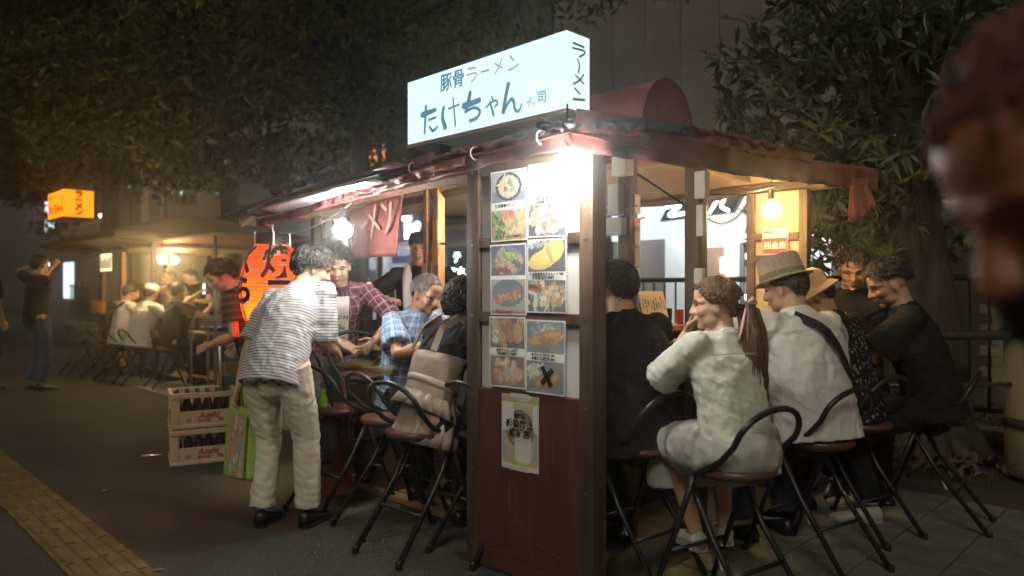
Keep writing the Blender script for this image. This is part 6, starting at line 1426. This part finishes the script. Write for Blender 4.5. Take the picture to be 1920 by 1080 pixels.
for lev, lab in ((0, 'brown beer bottle standing in the lower crate'), (1, 'brown beer bottle standing in the upper crate')):
    for i in range(6):
        for j in range(5):
            if lev == 0 and j > 1: continue
            o = link('beer_bottle', bme); q = Matrix.Rotation(CRZ, 3, 'Z') @ V((-.18 + .072 * i, -.13 + .065 * j, .016 + .268 * lev)); o.location = V((CL[0], CL[1], 0)) + q; tag(o, lab, 'bottle', 'beer bottles in the crates')
wr_ = empty('scrap_wrapper', (-2.78, 5.55, 0), .4, 'crumpled shiny wrapper on the asphalt beside the crates', 'litter'); MB().loft([[V((x, y * .02, .012 + .012 * MN.noise(V((x * 40, y * 3, 1))))) for y in (-1, 0, 1)] for x in (-.07, -.04, 0, .03, .07)], cap=False, closed=False).build('foil', mat('foil_wrapper', (.45, .42, .36), .3, metal=.6), wr_)
# silver and black chair the man beside the lantern carries
cc = empty('carried_chair', (-2.20, 5.78, 0), R(70), 'silver framed folded chair held by the young man in navy', 'chair')
MB().tube([(-.17, 0, .02), (-.17, .02, .55), (-.16, .04, .86), (-.10, .04, .90), (.10, .04, .90), (.16, .04, .86), (.17, .02, .55), (.17, 0, .02)], .012, 8).build('frame', STEEL, cc, True); MB().tube([(-.14, -.10, .02), (-.14, .05, .5), (.14, .05, .5), (.14, -.10, .02)], .011, 8).build('rear_frame', BLACKM, cc, True)
MB().cbox((0, .03, .46), (.30, .035, .30), .012).build('seat', BLACKM, cc); MB().cbox((0, .035, .78), (.27, .025, .13), .01).build('backrest', BLACKM, cc)

# ================================================================== blurred passer-by close to the lens
PB = person('out-of-focus passer-by in a black mask leaning into the picture edge', (1.3, .50, 0), 88, 1.70, lean=52, head=(0, 30, 0), pelvis=(0, -.02, .915), curl=1.0, hands=((1.75, .7, .9), (1.75, .3, .9)), elbows=((.3, -1, 0), (-.3, -1, 0)), sk=(.34, .13, .075), hair='crop', hair_n=300, hairmat=mat('reddish_hair', (.10, .035, .022), .55, (.15, .055, .035), scale=40), shirt=BLACKC, sleeve=.7, trousers=JEANS, shoes=BLEATHER, face_on=True, vox=.006)
def Pm(x, y, z): return PB['hc'] + PB['Hd'] @ (V((x, y, z)) * PB['k'])
mk = MB().ell(Pm(0, .052, -.058), (.064, .060, .058), PB['Hd'], 18, 12).ell(Pm(0, .085, -.045), (.03, .03, .035), PB['Hd'], 14, 10); link('face_mask', remesh(mk, .006, 4), PB['root'], BLACKC)
for s in (-1, 1): MB().tube([Pm(s * .058, .05, -.03), Pm(s * .076, .0, -.005)], .002, 6).build('mask_loop', BLACKC, PB['root'])
_w = Matrix.Rotation(R(88), 3, 'Z') @ PB['hc'] + V((1.3, .50, 0)); PB['root'].location.x += .428 - _w.x
# ================================================================== the far stall down the street
Y2 = 10.9
def at(px, py, y): return V(((px - 960) / 1350 * y, y, CAM_H - (py - 540) / 1350 * y))
f2 = frame('far_food_stall', 11.0, 1.5, label='smaller dark food stall lit warm under a yellow sign', cat='food stall')
# local x = away from the street, y = along it (to the left in the picture)
MB().cbox((.55, .0, .86), (1.0, 2.7, .05), .01).build('counter_top', mat('far_counter', (.33, .17, .08), .4), f2)
MB().cbox((.15, 0, .42), (.05, 2.5, .82), .01).build('counter_front', WOODD, f2)
MB().cbox((.75, 0, .98), (.3, 2.3, .18), .01).build('raised_shelf', WOODC, f2)
for x, y in ((.05, 1.25), (.05, -1.25), (1.9, 1.25), (1.9, -1.25), (.05, .2)): MB().cbox((x, y, 1.0), (.07, .07, 2.0), .005).build('post', WOODY if y == .2 else WOODD, f2)
rf = []
for z, a, b in ((2.0, 1.7, 2.15), (2.08, 1.68, 2.1), (2.42, .5, .8), (2.5, .3, .55)): rf.append([V((.95 + a * sx, b * sy, z)) for sx, sy in ((-1, -1), (1, -1), (1, 1), (-1, 1))])
MB().loft(rf).build('roof', mat('dark_roof', (.030, .022, .018), .7, (.045, .033, .026), scale=4), f2)
MB().bb(.0, 1.9, -1.3, 1.3, 1.93, 1.96).build('ceiling', mat('dark_lining', (.12, .08, .045), .7), f2)
for y in (-1.9, 0, 1.9): MB().tube([(-.72, y, 2.0), (.05, y * .65, 1.9)], .02, 6).build('roof_strut', WOODD, f2)
MB().cbox((1.95, 0, 1.2), (.04, 2.5, 1.4), .01).build('back_wall', mat('far_back_wall', (.16, .09, .05), .7), f2)
for k in range(9): MB().cbox((1.85, -1.0 + k * .25, 1.32 + .04 * (k % 3)), (.12, .12, .2 + .06 * (k % 2)), .02).build('shelf_goods', mat('goods%d' % (k % 4), ((.5, .4, .3), (.4, .1, .08), (.2, .25, .3), (.55, .45, .12))[k % 4], .5), f2)
s2 = frame('orange_lightbox_sign', 11.05, .62, 2.40, label='glowing orange box sign with black characters on the far stall', cat='sign')
MB().cbox((.21, .34, .22), (.42, .95, .42), .01).build('light_box', emis('amber_acrylic', (1.0, .25, .006), .75), s2)
MB().bb(-.01, .43, -.15, .83, -.02, .008).build('base', BLACKM, s2)
for y in (.0, .7): MB().bb(.15, .25, y - .03, y + .03, -.12, -.02).build('bracket', BLACKM, s2)
K_ = mat('amber_sign_ink', (.03, .006, .0), .6)
text('ラーメン', (.21, -.139, .22), (1, 0, 0), UP, K_, s2, size=.125, vertical=True, line=.74, offset=.007); text('まっちゃん', (-.004, .30, .14), (0, -1, 0), UP, K_, s2, size=.17, offset=.007); text('長浜', (-.004, .62, .33), (0, -1, 0), UP, K_, s2, size=.08, offset=.002)
m2 = frame('menu_lightbox', 11.25, 1.35, 1.62, label='small lit menu box hanging over the far counter', cat='lightbox')
MB().cbox((0, 0, .1), (.08, .62, .32), .01).build('box_case', mat('lightbox_case', 0), m2); MB().bb(-.046, -.042, -.29, .29, -.04, .24).build('lit_face', emis('warm_menu_face', (1, .78, .42), .75), m2)
for k in range(7): MB().bb(-.050, -.047, -.27 + .08 * k, -.22 + .08 * k, .0, .2 - .03 * (k % 3)).build('menu_strip', mat('menu_strip', (.35, .2, .1), .6), m2)
for y in (-.25, .25): MB().tube([(0, y, .26), (0, y, .36)], .008, 5).build('hanger', BLACKM, m2)
def bulb2(label, s, r, z, watts, c):
    o = frame('light_bulb', s, r, z, label=label, cat='light bulb'); MB().ell((0, 0, 0), (.055, .055, .06)).build('glass', emis('far_bulb', (1, .74, .36), 60, False), o, True); MB().tube([(0, 0, .05), (0, 0, .26)], .008, 6).build('flex', BLACKM, o); point(o, (0, 0, 0), watts, c, .065)
bulb2('glaring warm bulb at the right end of the far stall', 8.55, 1.25, 1.70, 62, (1, .62, .24)); bulb2('warm bulb inside the far stall', 11.0, 2.3, 1.78, 80, (1, .60, .24))
aw = frame('side_awning', 8.2, 1.5, label='thin dark awning reaching from the far stall over the bulb', cat='awning'); MB().cbox((.6, -.2, 1.97), (1.6, 1.9, .03), .01).build('awning_sheet', TARPD, aw)
for x, y in ((-.1, -1.05), (1.3, -1.05)): MB().tube([(x, y, 0), (x, y, 1.96)], .022, 8).build('post', STEEL, aw, True)
# people at the far stall
kw = dict(vox=.009, hair_n=60, shoes=BLEATHER)
N1 = person('person in a black top and jeans holding up a camera', (-6.05, 9.15, 0), -30, 1.72, lean=3, head=(10, -4, 0), hands=((-6.0, 9.4, 1.58), (-6.2, 9.4, 1.60)), hcurl=(1, 1), sk=sk2, hair='crop', shirt=BLACKC, sleeve=.7, trousers=JEANS, **kw)
N2 = person('passer-by in dark clothes and shorts at the picture edge', (-6.74, 9.2, 0), -20, 1.68, lean=2, sk=sk2, hair='crop', shirt=BLACKC, sleeve=.7, trousers=BLACKC, cuff=.9, bare_leg=True, **kw)
cm = empty('compact_camera', (-6.08, 9.47, 1.60), R(-30), 'small dark camera held up by the person in jeans', 'camera'); MB().cbox((0, 0, 0), (.13, .05, .08), .01).build('camera_body', BLACKM, cm); MB().lathe([(.03, 0), (.03, .05), (.026, .055)], (0, .02, 0), 14, Matrix.Rotation(R(-90), 3, 'X')).build('lens_barrel', BLACKM, cm); MB().bb(-.05, .05, -.0275, -.026, -.03, .03).build('screen', emis('camera_screen', (.8, .9, 1), 1.2), cm)
SZ2 = .5
def far_stool(label, s, r, f):
    o = stool(label, S(s, r), f); o.scale = (.95, .95, .88); return o
def far_sitter(label, s, r, face, **k2):
    a = dict(kw); a.update(k2); return person(label, S(s, r), face, sit=SZ2, **a)
Qp = far_sitter('diner in a white tee with a black crossbody strap at the far stall', 9.40, .98, -42, lean=10, head=(0, 14, 0), hands=(S(9.2, 1.5, .95), S(9.6, 1.5, .95)), sk=sk2, hair='crop', shirt=WHITEC, fit=1.1, trousers=JEANS); strap(Qp, across_back(Qp, 1.1, 1, .06), .045, BLACKC)
Rp = far_sitter('diner in a white shirt and pale cap at the far stall', 8.72, 1.02, -38, lean=14, head=(35, 12, 0), hands=(S(8.5, 1.55, .95), S(8.9, 1.55, .95)), sk=sk2, hair='crop', shirt=WHITEC, fit=1.2, trousers=JEANS)
hat(Rp, [(.094, .03), (.096, .06), (.09, .10), (.06, .13), (.001, .14)], plain('cream_cap', (.45, .40, .32), .1), 'cap'); MB().ell(Rp['hc'] + Rp['Hd'] @ V((0, .13, .045)), (.07, .06, .008), Rp['Hd']).build('cap_peak', plain('cream_cap', (.45, .40, .32), .1), Rp['root'], True)
Sp = far_sitter('diner in a black tee photographing with a phone', 8.10, 1.22, -40, lean=6, head=(15, 8, 0), hands=(S(8.0, 1.7, 1.05), S(8.25, 1.62, 1.22)), sk=sk2, hair='crop', shirt=BLACKC, trousers=BLACKC); strap(Sp, across_back(Sp, 1.0, 1, .06), .02, plain('tan_strap', (.3, .22, .12), .1))
ph = frame('mobile_phone', 8.28, 1.72, 1.29, label='glowing phone raised by the diner in the black tee', cat='phone'); MB().cbox((0, 0, 0), (.012, .075, .15), .004).build('phone_case', BLACKM, ph); MB().bb(-.0085, -.0065, -.034, .034, -.07, .07).build('screen', emis('phone_screen', (.6, .75, 1), 1.6), ph)
Cp = person('far stall cook in a black tee and white neck cloth bending over the counter', S(9.75, 2.35), 150, 1.68, lean=28, head=(0, 28, 0), hands=(S(9.55, 1.9, 1.12), S(9.35, 2.0, 1.10)), sk=sk1, hair='crop', shirt=BLACKC, sleeve=.6, trousers=BLACKC, **kw)
MB().tube([Cp['N'] + V((.07 * math.cos(a), .065 * math.sin(a), .02)) for a in [2 * math.pi * j / 14 for j in range(14)]], .018, 8, closed=True).build('neck_cloth', WHITEC, Cp['root'], True)
Cq = person('second far stall cook reaching across the counter', S(10.6, 2.3), 140, 1.66, lean=20, head=(0, 20, 0), hands=(S(10.35, 1.7, 1.3), S(10.75, 1.7, 1.15)), sk=sk1, hair='crop', shirt=BLACKC, sleeve=.5, trousers=BLACKC, **kw)
for k, (lab, s, r, f) in enumerate((('far stool under the diner with the white tee', 9.40, .94, FU2), ('far stool under the diner in the pale cap', 8.72, .98, FU2 + 4), ('far stool under the diner with the phone', 8.10, 1.18, FU2), ('empty far stool in front of the amber-lit counter', 10.02, .9, FU2 - 10), ('empty far stool beside the standing photographer', 10.6, .8, FU2 + 8))): far_stool(lab, s, r, f)
# crockery and pots of the far stall
AMB = emis('lit_amber_jar', (1, .45, .08), .35)
for k, (lab, s, r, z, R_, h, m_, nm) in enumerate((('amber glass jar on the far counter', 11.2, 1.15, .885, .085, .2, mat('amber_jar', (.55, .28, .04), .15), 'glass_jar'), ('second amber jar on the far counter', 11.0, 1.15, .885, .08, .19, mat('amber_jar', 0), 'glass_jar'), ('red tub on the far counter', 10.8, 1.4, .885, .11, .16, LACQ, 'plastic_tub'), ('white tub on the far counter', 11.2, 1.5, .885, .1, .2, PORC, 'plastic_tub'), ('large steel pot inside the far stall', 10.2, 1.95, .885, .2, .32, STEEL, 'cooking_pot'), ('stack of white bowls on the far shelf', 9.7, 2.2, 1.075, .08, .12, PORC, 'bowl_stack'), ('yellow cup on the far shelf', 10.0, 2.2, 1.075, .04, .12, mat('yellow_plastic', (.6, .4, .05), .4), 'cup'), ('steel pan on the burner right of the far stall', 7.6, 1.6, .80, .17, .14, STEEL, 'cooking_pan'))):
    o = frame(nm, s, r, z, label=lab, cat='pot' if 'p' in nm[:8] else 'jar'); auto_smooth(MB().lathe([(R_ * .8, 0), (R_ * .95, .01), (R_, h * .5), (R_ * .97, h), (R_ * .88, h), (R_ * .85, .02), (.001, .02)], n=18, cap=False).build('vessel_wall', m_, o), 50); MB().lathe([(R_ * .98, h * .97), (R_ * 1.06, h), (R_ * .98, h * 1.02)], n=18, cap=False).build('rim', m_, o, True)
bnr = frame('burner_table', 7.6, 1.6, label='small metal burner table right of the far stall', cat='table'); MB().cbox((0, 0, .72), (.5, .6, .03), .005).build('table_top', STEEL, bnr); MB().cbox((0, 0, .765), (.3, .36, .06), .01).build('gas_burner', BLACKM, bnr)
for x in (-.22, .22):
    for y in (-.27, .27): MB().tube([(x, y, 0), (x, y, .71)], .018, 6).build('leg', STEEL, bnr)
for a in range(6): MB().lathe([(.006, 0), (.008, .008), (.001, .028)], (.06 * math.cos(a), .06 * math.sin(a) , .796), 6).build('flame', emis('gas_flame', (.25, .4, 1), 4), bnr)
# ================================================================== even haze volume added so the lamps glow, in place of lens bloom
HAZE_ON = True
if HAZE_ON:
    hz = MB().bb(-40, 40, -9, 52, -1, 15).build('haze', None); tag(hz, 'thin haze added for a bloom-like glow around the lamps', 'haze', kind='stuff')
    m = bpy.data.materials.new('night_haze'); m.use_nodes = True; t = m.node_tree; t.nodes.clear()
    o_ = t.nodes.new('ShaderNodeOutputMaterial'); pv_ = t.nodes.new('ShaderNodeVolumePrincipled')
    pv_.inputs['Color'].default_value = (.95, .95, .95, 1); pv_.inputs['Density'].default_value = .0125; pv_.inputs['Anisotropy'].default_value = .9
    t.links.new(pv_.outputs[0], o_.inputs['Volume']); hz.data.materials.clear(); hz.data.materials.append(m)
